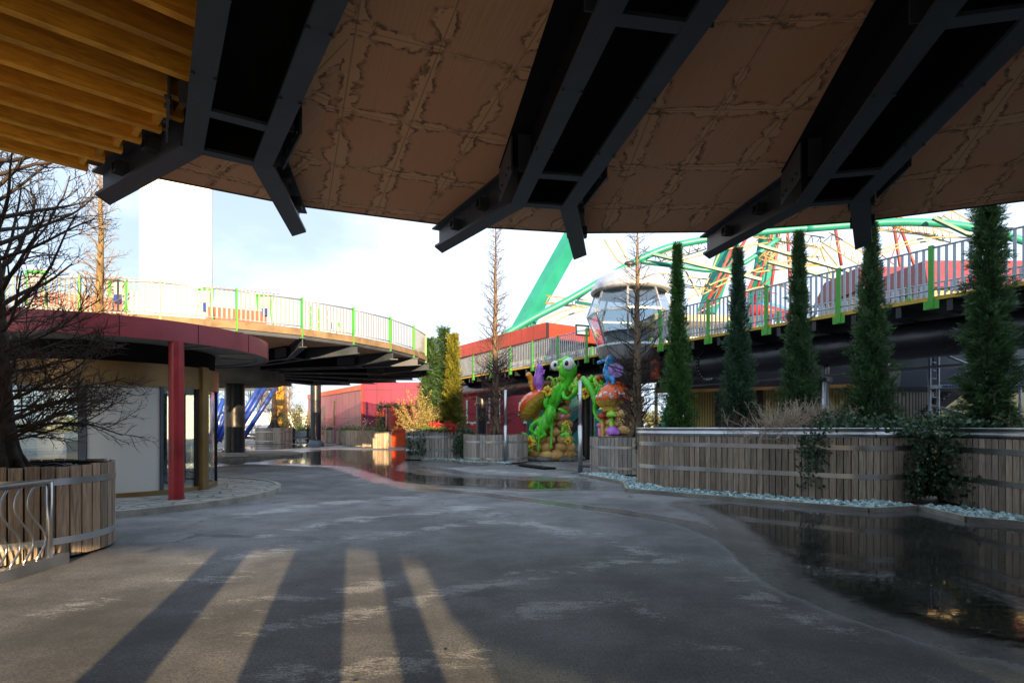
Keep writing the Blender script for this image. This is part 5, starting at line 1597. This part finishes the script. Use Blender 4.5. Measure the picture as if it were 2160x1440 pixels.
def smooth_pts(pts, m=6):
    out = []
    for i in range(len(pts) - 1):
        p0 = Vector(pts[max(i - 1, 0)]); p1 = Vector(pts[i]); p2 = Vector(pts[i + 1]); p3 = Vector(pts[min(i + 2, len(pts) - 1)])
        for j in range(m):
            t = j / m
            out.append(tuple(.5 * ((2 * p1) + (p2 - p0) * t + (2 * p0 - 5 * p1 + 4 * p2 - p3) * t * t + (3 * p1 - p0 - 3 * p2 + p3) * t ** 3)))
    out.append(tuple(pts[-1])); return out


wl = Thing('giant_wheel', 'giant wheel with teal box legs and red lattice beyond the cabin', 'ride', P(1240, 930, 60) * Vector((1, 1, 0)) if False else (8, 60, 0))
for (x0, y0, x1, y1, Y, w, rl) in ((966, 933, 1434, 100, 56, 1.5, .75), (1400, 933, 1610, 300, 68, 1.7, .6), (1548, 933, 1655, 300, 68, 1.7, .6)):
    b = MB(); b.beam(P(x0, y0, Y), P(x1, y1, Y), w, w * .85, up=(0, -1, 0), roll=rl)
    wl.part('support_leg', b, M['teal'])
b = MB()
for A_, B_ in (((1480, 660), (1570, 470)), ((1500, 650), (1600, 450)), ((1590, 640), (1640, 440)), ((1622, 640), (1650, 440)), ((1660, 470), (1668, 625)), ((1885, 440), (1962, 650)), ((1880, 440), (1908, 620)), ((1760, 470), (1775, 560)), ((1545, 690), (1600, 560))):
    px_tube(b, [A_, B_], 66, .17, 6)
rg = random.Random(91)
for (x0, y0), (x1, y1), (u0, v0), (u1, v1) in ((((1480, 660), (1570, 470), (1500, 650), (1600, 450))), (((1590, 640), (1640, 440), (1622, 640), (1650, 440)))):
    for i in range(7):
        f, g_ = i / 7, (i + 1) / 7
        px_tube(b, [(x0 + (x1 - x0) * f, y0 + (y1 - y0) * f), (u0 + (u1 - u0) * g_, v0 + (v1 - v0) * g_)], 66, .065, 5)
for a_ in (((1830, 560), (1900, 600)), ((1900, 490), (1860, 600)), ((1640, 600), (1700, 625)), ((1850, 530), (1940, 600)), ((1560, 600), (1640, 620)), ((1660, 510), (1720, 560))):
    px_tube(b, list(a_), 66, .065, 5)
wl.part('lattice_spoke', b, M['lattice_red'])
cn = Thing('canopy_frame', 'open canopy frame of teal arch tubes and cream lattice trusses beyond the cabin', 'frame', (10, 48, 0))
for pts, r_, mt_ in (([(1063, 706), (1130, 668), (1200, 632), (1310, 568), (1380, 533), (1450, 512), (1600, 490), (1760, 478)], .29, 'teal'), ([(1700, 482), (1860, 470), (1960, 470), (2060, 482), (2220, 525)], .33, 'teal'),
                    ([(1352, 552), (1420, 560), (1500, 570), (1560, 560), (1640, 505)], .2, 'teal'), ([(1064, 700), (1064, 925)], .28, 'teal')):
    b = MB(); px_tube(b, smooth_pts(pts), 48, r_, 12); cn.part('arch_tube', b, M[mt_])
for (x0, y0, x1, y1) in ((1376, 536, 1605, 590), (1600, 518, 1800, 575), (1620, 552, 1770, 590), (1968, 460, 2070, 508), (1122, 686, 1245, 702), (1215, 637, 1260, 645)):
    b = MB(); b.beam(P(x0, y0, 47), P(x1, y1, 46), .38, .22); cn.part('canopy_beam', b, M['teal_dark'])


def truss(b, p0, p1, dep, n, r=.038):
    d = (p1 - p0); up = Vector((-d.z, 0, d.x)).normalized() * dep
    b.tube([p0, p1], r * 1.5, 6); b.tube([p0 + up, p1 + up], r * 1.5, 6); b.tube([p0 + up * .5 + Vector((0, 1, 0)), p1 + up * .5 + Vector((0, 1, 0))], r * 1.4, 6)
    for i in range(n):
        a = p0 + d * i / n; c = p0 + d * (i + .5) / n + up; e = p0 + d * (i + 1) / n
        b.tube([a, c], r, 5); b.tube([c, e], r, 5); b.tube([a, c - up * .5 + Vector((0, 1, 0))], r * .8, 5)


for (x0, y0, x1, y1, n_, dp) in ((1330, 590, 1500, 612, 9, .9), (1380, 560, 1490, 525, 6, .8), (1600, 535, 1680, 570, 6, .8), (1590, 500, 1735, 525, 8, 1.0), (1735, 512, 1840, 575, 7, 1.1), (1690, 560, 1745, 560, 4, .8), (1800, 480, 1990, 500, 10, 1.1), (1890, 478, 2005, 512, 7, .9), (1645, 500, 1600, 545, 4, .7), (1990, 455, 2040, 485, 3, .8), (1150, 640, 1240, 650, 6, .7)):
    b = MB(); truss(b, P(x0, y0, 50), P(x1, y1, 50), dp, n_); cn.part('lattice_truss', b, M['cream'])
b = MB()
for pts in ([(1220, 630), (1270, 595), (1330, 560), (1440, 515), (1560, 490)], [(1275, 505), (1300, 545), (1318, 560)], [(1300, 505), (1330, 560)], [(1440, 548), (1520, 528), (1620, 512)], [(1450, 632), (1500, 600), (1560, 580), (1660, 566)],
            [(1480, 622), (1540, 592), (1620, 560), (1680, 548)], [(1470, 660), (1540, 628), (1600, 606), (1690, 600)], [(1130, 690), (1165, 665), (1215, 648)], [(1150, 695), (1190, 668), (1230, 655)], [(1850, 530), (1920, 508), (1990, 500), (2060, 503)],
            [(1840, 545), (1900, 520), (1960, 508)], [(1730, 520), (1690, 580)], [(1735, 520), (1775, 570)], [(1730, 522), (1760, 600)], [(1560, 540), (1600, 505)], [(1400, 600), (1440, 545)], [(1420, 602), (1350, 590)], [(1660, 566), (1740, 560), (1762, 575)], [(1440, 560), (1475, 625)], [(1520, 528), (1480, 620)]):
    px_tube(b, smooth_pts(pts, 4), 49, .07, 6)
cn.part('cream_rib', b, M['cream'])

# ------------------------------------------------------------------ things on the raised round deck
pa, pbb = P(60, 650, 22), P(600, 697, 26.5)
pt = Thing('ride_platform', 'slatted ride platform with orange side panels on the raised round deck', 'platform', ((pa.x + pbb.x) / 2, 24, 4.75))
b = MB(); n_ = 60
for i in range(n_):
    q = pa.lerp(pbb, (i + .5) / n_); b.box((q.x, q.y, 6.02), (.085, 1.4, .16), .45)
pt.part('slat', b, M['black_steel'])
b = MB()
for i in range(9):
    q = pa.lerp(pbb, i / 8); b.beam((q.x, q.y, 4.76), (q.x, q.y, 5.96), .1, .1)
pt.part('leg', b, M['white_metal'])
for f0, f1 in ((.03, .36), (.665, .93)):
    b = MB(); q0, q1 = pa.lerp(pbb, f0), pa.lerp(pbb, f1); b.beam((q0.x, q0.y - .3, 6.42), (q1.x, q1.y - .3, 6.42), .08, .62); pt.part('side_panel', b, M['ride_orange'])
b = MB(); q0, q1 = pa.lerp(pbb, .36), pa.lerp(pbb, .66); b.beam((q0.x, q0.y - .2, 6.6), (q1.x, q1.y - .2, 6.6), .06, .95); pt.part('white_panel', b, M['white'])
b = MB(); q0, q1 = pa.lerp(pbb, .0), pa.lerp(pbb, 1.0)
for f in range(60):
    c0, c1 = q0.lerp(q1, f / 60), q0.lerp(q1, (f + .6) / 60); b.beam((c0.x, c0.y - .5, 7.55), (c1.x, c1.y - .5, 7.55), .04, .04)
pt.part('rope_rail', b, M['red'])
for f, lb in ((.05, 'leftmost green framed ride seat behind the bare branches'), (.33, 'green framed ride seat right of the sunlit bare trunk'), (.665, 'green framed ride seat below the white tower edge'), (.925, 'green framed ride seat farthest to the right on the deck')):
    q = pa.lerp(pbb, f); t = Thing('ride_gondola', lb, 'seat', (q.x, q.y - .35, 6.1), 'green framed ride seats on the deck')
    b = MB()
    for dx in (-.36, .36): b.tube([(q.x + dx, q.y - .35, 6.1), (q.x + dx * .8, q.y - .35, 6.7), (q.x + dx, q.y - .35, 7.45)], .06, 8)
    b.tube([(q.x - .38, q.y - .35, 7.45), (q.x + .38, q.y - .35, 7.45)], .06, 8); t.part('hoop', b, M['lime'])
    b = MB(); b.box((q.x + .05, q.y - .42, 7.1), (.45, .12, .5)); t.part('backrest', b, M['screen_grey'])
    b = MB(); b.box((q.x + .02, q.y - .4, 6.68), (.2, .2, .32)); t.part('seat', b, M['blue'])
rl = Thing('stair_railing', 'white sloping stair railing at the right side of the round deck', 'railing', (-8.5, 27, 4.75))
b = MB()
for (x0, y0, x1, y1, Y) in ((640, 640, 700, 712, 25), (660, 640, 740, 716, 27), (700, 655, 720, 716, 27), (720, 690, 800, 740, 29)):
    p0, p1 = P(x0, y0, Y), P(x1, y1, Y); b.tube([p0, p1], .03, 6)
    for i in range(9):
        q = p0.lerp(p1, i / 8); b.beam(q, (q.x, q.y, q.z - .9), .03, .03)
rl.part('baluster', b, M['white_metal'])
for x, y, Y in ((655, 645, 25), (690, 655, 27), (672, 650, 25), (715, 680, 28)):
    b = MB(); q = P(x, y, Y); b.beam(q, (q.x, q.y, q.z - 1.1), .07, .05)
    rl.part('post', b, M['lime'])

# white tower
t0 = P(374, 900, 70)
tw = Thing('white_tower', 'tall plain white tower with thin blue edge behind the round deck', 'tower', (t0.x, 74, 0))
trz = -math.atan2(t0.x, 74); b = MB(); b.box((t0.x * 74 / 70, 74, 26), (7.7, 7.7, 52), trz); tw.part('shaft', b, M['white'])
b = MB(); q = Vector((t0.x * 74 / 70, 74, 0)) + Matrix.Rotation(trz, 3, 'Z') @ Vector((3.85, -3.9, 0)); b.tube([q, q + Vector((0, 0, 52))], .14, 8); tw.part('corner_pipe', b, M['galv'])

# ------------------------------------------------------------------ beneath the round deck: blue ride legs and so on
bl = Thing('blue_ride_frame', 'royal blue tubular ride legs beyond the black columns', 'ride', (-24, 50, 0))
for pts in ([(447, 805), (449, 934)], [(472, 840), (440, 934)], [(480, 862), (452, 934)], [(456, 815), (456, 934)], [(550, 812), (478, 934)], [(560, 815), (488, 934)], [(580, 820), (506, 934)], [(486, 878), (462, 930)]):
    b = MB(); px_tube(b, pts, 50, .22 if pts[0][0] > 500 else .2, 8); bl.part('ride_leg', b, M['blue'])
b = MB()
for pts in ([(466, 870), (480, 870)], [(510, 876), (527, 876)], [(535, 836), (548, 836)]): px_tube(b, pts, 50, .14, 8)
bl.part('cross_tie', b, M['blue'])
b = MB(); b.beam(P(440, 818, 52), P(585, 818, 52), .6, .5); bl.part('top_beam', b, M['steel'])
b = MB(); b.beam(P(598, 940, 58), P(590, 790, 58), .9, .9)
single('yellow_column', b, M['yellow'], 'bright yellow column behind the distant planter tree', 'column', P(598, 940, 58) * 1.0)
cx_ = P(666, 936, 47)
t = Thing('black_column', 'single glossy black column before the mauve wall', 'column', (cx_.x, 47, 0))
b = MB(); b.lathe([(.42, .1), (.42, 5.2)], 28, (cx_.x, 47, 0)); t.part('shaft', b, M['black_steel'])
b = MB(); b.lathe([(.7, 0), (.66, .12), (.44, .4)], 28, (cx_.x, 47, 0)); t.part('base', b, M['steel'])
q = P(634, 935, 52)
bn = Thing('metal_bench', 'pale metal bench under the far shrubs beside the black column', 'bench', (q.x, 52, 0))
b = MB(); b.box((q.x, 52, .45), (1.5, .5, .08)); bn.part('seat', b, M['galv'])
b = MB(); b.box((q.x, 52.25, .85), (1.5, .06, .55)); bn.part('backrest', b, M['galv'])
for dx in (-.65, .65):
    b = MB(); b.box((q.x + dx, 52.05, .7), (.07, .5, 1.4)); bn.part('leg', b, M['black_steel'])
shrub('far_shrub', 'olive green loose tree beyond the bench under the deck', (P(630, 905, 56).x, 56, .4), (2.0, 1.5, 3.8), 95, M['olive_leaf'], 2600, .22, .5, 'tree', 40)
shrub('far_shrub', 'low dark green bush left of the bench under the deck', (P(618, 920, 54).x, 54, .2), (1.3, 1, 1.6), 96, M['green_leaf'], 1200, .2, .5, 'bush', 24)
shrub('far_shrub', 'low dark green bush right of the bench under the deck', (P(645, 920, 53).x, 53, .2), (1.2, 1, 1.5), 97, M['green_leaf'], 1200, .2, .5, 'bush', 24)
sg = Thing('white_hoarding', 'low white hoarding with dark letters beyond the blue ride legs', 'sign', (P(510, 930, 70).x, 70, 0))
b = MB(); b.box((P(520, 930, 70).x, 70, 1.2), (9.0, .15, 1.9)); sg.part('board', b, M['white'])
def text(body, loc, size, mat, parent, origin):
    cu = bpy.data.curves.new('lettering', 'FONT'); cu.body = body; cu.size = size; cu.extrude = .01; cu.materials.append(mat)
    o = bpy.data.objects.new('lettering', cu); COL.objects.link(o); o.parent = parent; o.location = Vector(loc) - Vector(origin); o.rotation_euler = (PI / 2, 0, 0)
    bpy.context.view_layer.update()
    me_ = bpy.data.meshes.new_from_object(o.evaluated_get(bpy.context.evaluated_depsgraph_get()))
    r_ = bpy.data.objects.new('lettering', me_); COL.objects.link(r_); r_.parent = parent; r_.location = o.location; r_.rotation_euler = o.rotation_euler
    bpy.data.objects.remove(o); r_.name = 'lettering'; return r_
text('RS', (P(529, 925, 70).x, 69.9, .85), 1.3, M['screen_grey'], sg.o, sg.loc)
sg2 = Thing('white_hoarding', 'upper white banner with letters behind the ride legs', 'sign', (P(540, 890, 78).x, 78, 0))
b = MB(); b.box((P(540, 890, 78).x, 78, 2.2), (14, .15, 2.6)); sg2.part('board', b, M['white']); 
for dx in (-6, 0, 6):
    b = MB(); b.box((P(540, 890, 78).x + dx, 78.2, .45), (.2, .2, .9)); sg2.part('leg', b, M['screen_grey'])
text('MA', (P(517, 892, 78).x, 77.9, 1.7), 1.3, M['screen_grey'], sg2.o, sg2.loc)
for i in range(3):
    fr_ = Thing('low_guard_rail', ['dark low guard rail nearest behind the black columns', 'dark low guard rail in the middle behind the black columns', 'dark low guard rail farthest behind the black columns'][i], 'rail', (P(500, 930, 54 + i * 5).x, 54 + i * 5, 0), 'low guard rails under the deck')
    b = MB(); q = P(505, 930, 54 + i * 5)
    b.box((q.x, q.y, .75), (7, .12, .12)); b.box((q.x, q.y, .4), (7, .12, .12)); fr_.part('rail', b, M['steel'])
    for j in range(5):
        b = MB(); b.box((q.x - 3.4 + j * 1.7, q.y, .4), (.1, .1, .8)); fr_.part('post', b, M['steel'])
# ------------------------------------------------------------------ under the walkway at the right
th = Thing('timber_hall', 'low ochre boarded hall with dark roof edge behind the conifers', 'building', (13, 26, 0))
ha, hb = Vector((8.3, 27.5, 0)), Vector((17.0, 22.5, 0)); hd = (hb - ha).normalized(); hn = Vector((-hd.y, hd.x, 0))
b = MB(); b.prism([ha, hb, hb + hn * 5, ha + hn * 5], 0, 3.2); th.part('wall', b, M['yellow_wall'])
b = MB(); b.prism([ha - hn * 1.2 - hd, hb - hn * 1.2, hb + hn * 6, ha + hn * 6 - hd], 3.25, 4.1); th.part('roof', b, M['black_steel'])
b = MB(); b.beam(ha - hn * 1.24 - hd + Vector((0, 0, 3.16)), hb - hn * 1.24 + Vector((0, 0, 3.16)), .1, .14); th.part('roof_trim', b, M['decking'])
for f in (.16, .34, .52, .72):
    b = MB(); q = ha.lerp(hb, f) - hn * .06; b.beam(q, q + Vector((0, 0, 3.2)), .25, .1, up=hn); th.part('post', b, M['black_steel'])
sb_ = P(1928, 880, 22); 
bo = Thing('slatted_booth', 'round grey slatted booth behind the broad conifer', 'booth', (sb_.x, 22.6, 0))
b = MB(); b.lathe([(1.0, 0), (1.0, 3.0)], 40, (sb_.x, 22.6, 0)); bo.part('wall', b, M['slat_wall'])
b = MB(); b.lathe([(0, 3.3), (1.25, 3.25), (1.25, 3.02), (.9, 3.0)], 40, (sb_.x, 22.6, 0)); bo.part('roof', b, M['steel'])
b = MB(); q0, q1 = P(1876, 752, 17.5), P(2300, 757, 15.5); b.beam(q0, q1, .25, .62)
gd = Thing('steel_girder', 'pale grey plate girder behind the scaffold', 'girder', q0)
gd.part('web', b, M['galv'])
b = MB(); b.beam(q0 + Vector((0, 0, .32)), q1 + Vector((0, 0, .32)), .4, .04); b.beam(q0 + Vector((0, 0, -.32)), q1 + Vector((0, 0, -.32)), .4, .04); gd.part('flange', b, M['galv'])
b = MB(); q = q0.lerp(q1, .25)
for dx in (-.1, .1): b.beam(q + Vector((dx, -.14, -.28)), q + Vector((dx, -.14, .28)), .1, .03)
gd.part('splice_plate', b, M['steel'])
b = MB(); b.beam(P(1880, 800, 20), P(2300, 800, 18), 2.6, .7)
single('dark_bridge', b, M['steel'], 'dark low bridge deck behind the scaffold', 'bridge', P(1990, 800, 19) * 1.0)
sf = Thing('scaffold', 'silver tube scaffold tower with blue and white bands at the right', 'scaffold', P(1965, 940, 17) * Vector((1, 1, 0)) if False else (12.6, 17, 0))
def stube(a, c, r=.04): b.tube([a, c], r, 8)
YF = 16.2
b = MB(); 
for x in (1961, 1979, 2152): stube(P(x, 736, YF), Vector((P(x, 736, YF).x, YF, 0)))
stube(P(2170, 736, YF), Vector((P(2170, 736, YF).x, YF, 0))); sf.part('standard', b, M['galv'])
for y in (745, 763, 780, 797, 815, 836, 855, 875):
    b = MB(); stube(P(1961, y, YF), P(1979, y + 3, YF), .022); sf.part('rung', b, M['galv'])
b = MB(); stube(P(1966, 738, YF), P(2152, 812, YF)); stube(P(1966, 812, YF), P(2152, 738, YF)); stube(P(1966, 855, YF), P(2152, 905, YF)); sf.part('brace', b, M['galv'])
b = MB(); b.beam(P(1961, 816, YF - .05), P(2170, 808, YF - .05), .06, .10); sf.part('deck_rail', b, M['galv'])
b = MB()
for i in range(26):
    x = 1990 + i * 6.2 + (8 if i % 7 > 4 else 0); b.beam(P(x, 816 - (x - 1961) * .038 - 2.2, YF - .1), P(x + 3.0, 816 - (x - 1961) * .038 + 2.2, YF - .1), .012, .03)
for i in range(14): b.beam(P(1961, 757 + i * 3, YF - .034), P(1961, 758.8 + i * 3, YF - .034), .03, .02)
sf.part('blue_band', b, M['blue'])
ss = Thing('dark_stair', 'dark open stair with railing behind the scaffold tower', 'stairs', (15.5, 22, 0))
b = MB(); sa, sb = P(1972, 866, 21), P(2040, 815, 21)
for o_ in (0, .12): b.beam(sa + Vector((0, o_ * 6, 0)), sb + Vector((0, o_ * 6, 0)), .06, .25)
ss.part('stringer', b, M['black_steel'])
b = MB()
for i in range(10):
    q = sa.lerp(sb, i / 9); b.beam(q, q + Vector((0, .75, 0)), .24, .04)
ss.part('tread', b, M['black_steel'])
b = MB()
for i in range(9):
    q = sa.lerp(sb, i / 8); b.beam(q, q + Vector((0, 0, .9)), .03, .03)
b.beam(sa + Vector((0, 0, .9)), sb + Vector((0, 0, .9)), .04, .04); b.beam(sa + Vector((0, 0, .5)), sb + Vector((0, 0, .5)), .02, .02)
ss.part('baluster', b, M['black_steel'])
# roofs beyond the walkway
for (x0, x1, yr, yw, yb2, Y, lb) in ((1820, 1960, 596, 610, 640, 36, 'cream house with crimson roof seen through the walkway railing on the left'), (1960, 2300, 588, 606, 640, 30, 'cream house with crimson roof seen through the walkway railing at right')):
    t = Thing('red_roof_house', lb, 'house', (P((x0 + x1) / 2, 900, Y).x, Y + 3, 0), 'crimson roofed houses beyond the walkway')
    p0, p1 = P(x0, yw, Y), P(x1, yw, Y)
    b = MB(); b.box(((p0.x + p1.x) / 2, Y + 2.6, p0.z / 2), (p1.x - p0.x, 5, p0.z)); t.part('wall', b, M['cream'])
    b = MB(); zr = P(x0, yr - 12, Y + 3).z
    lo_ = [b.vert((p0.x + dx, Y + dy, p0.z - .05)) for dx, dy in ((-.3, -.35), (p1.x - p0.x + .3, -.35), (p1.x - p0.x + .3, 5.5), (-.3, 5.5))]
    hi_ = [b.vert((p0.x + dx, Y + dy, zr)) for dx, dy in ((.1, .5), (p1.x - p0.x - .1, .5), (p1.x - p0.x - .1, 4.6), (.1, 4.6))]
    for i in range(4): b.face((lo_[i], lo_[(i + 1) % 4], hi_[(i + 1) % 4], hi_[i]))
    b.face(hi_); b.face(lo_[::-1])
    t.part('roof', b, M['rust_roof'])
    for i in range(5):
        b = MB(); x = p0.x + (p1.x - p0.x) * (i + .5) / 5; b.box((x, Y + .08, p0.z - .9), (.7, .1, 1.0)); t.part('window', b, M['black_steel'])
b = MB(); px_tube(b, [(1580, 655), (1620, 655), (1665, 668)], 34, .35, 12)
t = Thing('tube_slide', 'red tube ride with blue top behind the walkway railing', 'ride', P(1620, 660, 34)); t.part('tube', b, M['red'])
b = MB(); px_tube(b, [(1600, 648), (1625, 649), (1655, 658)], 34.3, .3, 12); t.part('blue_tube', b, M['sky_blue'])
b = MB(); 
for x in (1590, 1625, 1660): q = P(x, 660, 34); b.tube([q, (q.x, q.y, 0)], .12, 8)
t.part('leg', b, M['lattice_red'])
sh_ = Thing('station_shelter', 'cream shelter roof behind the walkway railing right of the cabin', 'shelter', (P(1470, 900, 30).x, 31, 0))
b = MB(); q = P(1470, 670, 30); b.box((q.x, 32, q.z), (5.0, 4, .35), .1); sh_.part('roof', b, M['cream'])
b = MB(); b.box((q.x, 32.5, q.z - 1.6), (4.6, .2, 2.8)); sh_.part('wall', b, M['white'])
for dx in (-2, 2):
    b = MB(); b.box((q.x + dx, 30.6, q.z / 2), (.15, .15, q.z)); sh_.part('post', b, M['cream'])

hl = Thing('tall_sun_blocker', 'added tall pale block behind the viewer to shade the planters and walkway', 'building', (28, -26, 0))  # added block, out of view, casts shade over the right side
b = MB(); b.box((30.3, -26, 7.0), (35, 10, 14.0)); hl.part('wall', b, M['pale_concrete'])
b = MB()
for i in range(10):
    for j in range(4): b.box((14.7 + i * 3.5, -20.97, 2.2 + j * 3.4), (1.6, .1, 1.7))
hl.part('window', b, M['black_gloss'])
hl2 = Thing('left_sky_blocker', 'added low grey block out of frame to the left, cutting sky light', 'building', (-26, -14, 0))  # added dark mass out of frame, lowers sky light under the canopy
b = MB(); b.box((-26, -14, 3.2), (18, 34, 6.4)); hl2.part('wall', b, M['steel'])
b = MB(); b.box((-26, -14, 6.5), (18.4, 34.4, .25)); hl2.part('roof', b, M['black_steel'])
hl4 = Thing('right_sky_blocker', 'added low grey block out of frame to the right, cutting sky light', 'building', (23, -8, 0))  # out-of-frame block put in to dim the fill from the right
b = MB(); b.box((23, -8, 2.9), (14, 22, 5.8)); hl4.part('wall', b, M['steel'])
b = MB(); b.box((23, -8, 5.9), (14.4, 22.4, .25)); hl4.part('roof', b, M['black_steel'])
hl3 = Thing('rear_sky_blocker', 'added long low grey block far behind the viewer, cutting sky light', 'building', (-12, -52, 0))  # added low mass at the rear that hides bright horizon sky
b = MB(); b.box((-12, -52, 3.0), (60, 8, 6.0)); hl3.part('wall', b, M['steel'])
b = MB(); b.box((-12, -52, 6.1), (60.4, 8.4, .25)); hl3.part('roof', b, M['black_steel'])
# ------------------------------------------------------------------ far background
rg = random.Random(99)
for i, (x, w, h, mt_, lb) in enumerate(((2020, 26, 8, 'brick_far', 'far red brick block seen under the bridge'), (2090, 14, 14, 'white', 'far pale tower block right of the brick block'), (2180, 40, 9, 'brick_far', 'far wide brick block at the right edge'))):
    Y = 170; q = P(x, 900, Y); t = Thing('city_block', lb, 'building', (q.x, Y, 0))
    b = MB(); b.box((q.x, Y, h / 2), (w, 14, h)); t.part('wall', b, M[mt_])
    b = MB()
    for r_ in range(int(h / 3.2)):
        for c in range(int(w / 3)): b.box((q.x - w / 2 + 1.5 + c * 3, Y - 7.03, 1.8 + r_ * 3.2), (1.5, .1, 1.4))
    t.part('window', b, M['glass_dark'])
for i in range(12):
    px_ = [455, 480, 500, 525, 545, 610, 1480, 1620, 1720, 1900, 2050, 2120][i]
    Y = rg.uniform(95, 120); q = P(px_, 900, Y); hgt = rg.uniform(7, 11)
    b = MB(); t = Thing('far_bare_tree', ['hazy far bare tree left of the first blue leg', 'hazy far bare tree just right of the first blue leg', 'hazy far bare tree behind the near black column', 'hazy far bare tree above the white hoarding', 'hazy far bare tree between the slanting blue legs', 'hazy far bare tree right of the yellow column',
        'far bare tree under the walkway behind the first conifer', 'far bare tree under the walkway behind the second conifer', 'far bare tree behind the black pipe column', 'far bare tree behind the slatted booth', 'far bare tree behind the scaffold braces', 'far bare tree at the right edge behind the scaffold'][i], 'tree', (q.x, Y, 0), 'far bare trees')
    pth = limb(b, (q.x, Y, 0), (0, 0, 1), hgt, .22, 8, rg, .05, .04, 6, .2); t.part('trunk', b, M['twig_tan'])
    b = MB(); ramify(b, pth, hgt * .4, .07, 3, rg, (16, 7, 5), .04, .15, .7, 4, .25); t.part('crown', b, M['twig_tan'])
rgn = np.random.default_rng(5); n_ = 14000
xs = rgn.uniform(-150, 150, n_); zz = rgn.random(n_) ** .7 * (2.6 + 1.6 * np.sin(xs * .21) + 1.2 * np.sin(xs * .57))
hd_ = leafmesh('far_hedge', np.stack([xs, 150 + rgn.normal(0, 3, n_), np.abs(zz)], 1), rgn.normal(0, 1, (n_, 3)) + np.array([0, -1, .5]), rgn.normal(0, 1, (n_, 3)), rgn.uniform(.7, 1.5, n_), .8, rgn.random(n_), M['far_tree'], (0, 150, 0))
tag(hd_, 'distant olive band of woodland along the horizon', 'woodland', kind='stuff')

# ------------------------------------------------------------------ sky, sun, camera
EL, AZ = R(10.8), R(164.2)
w = bpy.data.worlds.new('World'); sc.world = w; w.use_nodes = True
nt = w.node_tree; bg = nt.nodes['Background']
sk = nt.nodes.new('ShaderNodeTexSky'); sk.sky_type = 'NISHITA'; sk.sun_disc = False
sk.sun_elevation = EL; sk.sun_rotation = AZ; sk.air_density = 1.0; sk.dust_density = 1.2; sk.ozone_density = 1.0
tc = nt.nodes.new('ShaderNodeTexCoord'); mp = nt.nodes.new('ShaderNodeMapping'); mp.inputs['Scale'].default_value = (1, 1, 2.6)
nz = nt.nodes.new('ShaderNodeTexNoise'); nz.inputs['Scale'].default_value = 2.1; nz.inputs['Detail'].default_value = 6; nz.inputs['Roughness'].default_value = .55
mr = nt.nodes.new('ShaderNodeMapRange'); mr.interpolation_type = 'SMOOTHSTEP'; mr.inputs[1].default_value = .30; mr.inputs[2].default_value = .52; mr.inputs[3].default_value = .50; mr.inputs[4].default_value = 1.0
mx = nt.nodes.new('ShaderNodeMix'); mx.data_type = 'RGBA'; mx.inputs[7].default_value = (7.7, 9.2, 11.2, 1)
L = nt.links.new
L(tc.outputs['Generated'], mp.inputs[0]); L(mp.outputs[0], nz.inputs['Vector']); sx = nt.nodes.new('ShaderNodeSeparateXYZ'); L(tc.outputs['Generated'], sx.inputs[0])
ma = nt.nodes.new('ShaderNodeMath'); ma.operation = 'MULTIPLY_ADD'; L(sx.outputs[0], ma.inputs[0]); ma.inputs[1].default_value = .22; L(nz.outputs[0], ma.inputs[2])
L(ma.outputs[0], mr.inputs[0]); L(mr.outputs[0], mx.inputs[0]); L(sk.outputs[0], mx.inputs[6]); L(mx.outputs[2], bg.inputs[0])
bg.inputs[1].default_value = 0.05
sd = bpy.data.lights.new('sun', 'SUN'); sd.energy = 5.0; sd.angle = R(.5); sd.color = (1.0, .71, .38)
so = bpy.data.objects.new('sun', sd); COL.objects.link(so)
sv = Vector((math.sin(AZ) * math.cos(EL), math.cos(AZ) * math.cos(EL), math.sin(EL)))
so.rotation_euler = sv.to_track_quat('Z', 'Y').to_euler(); so.location = sv * 100

cd = bpy.data.cameras.new('camera'); cd.lens = 20; cd.sensor_width = 36; cd.shift_y = 180 / 2160; cd.clip_end = 4000; cd.clip_start = .05
co_ = bpy.data.objects.new('camera', cd); COL.objects.link(co_); co_.location = (0, 0, 1.5); co_.rotation_euler = (PI / 2, 0, 0)
sc.camera = co_
vs = sc.view_settings; vs.view_transform = 'Standard'; vs.look = 'None'; vs.gamma = 1; vs.exposure = 1.55; vs.use_curve_mapping = False
try:
    sc.cycles.use_denoising = True; sc.cycles.max_bounces = 10; sc.cycles.diffuse_bounces = 5; sc.cycles.glossy_bounces = 4; sc.cycles.transparent_max_bounces = 16
    sc.cycles.sample_clamp_indirect = 6.0; sc.cycles.blur_glossy = 1.0
except Exception: pass
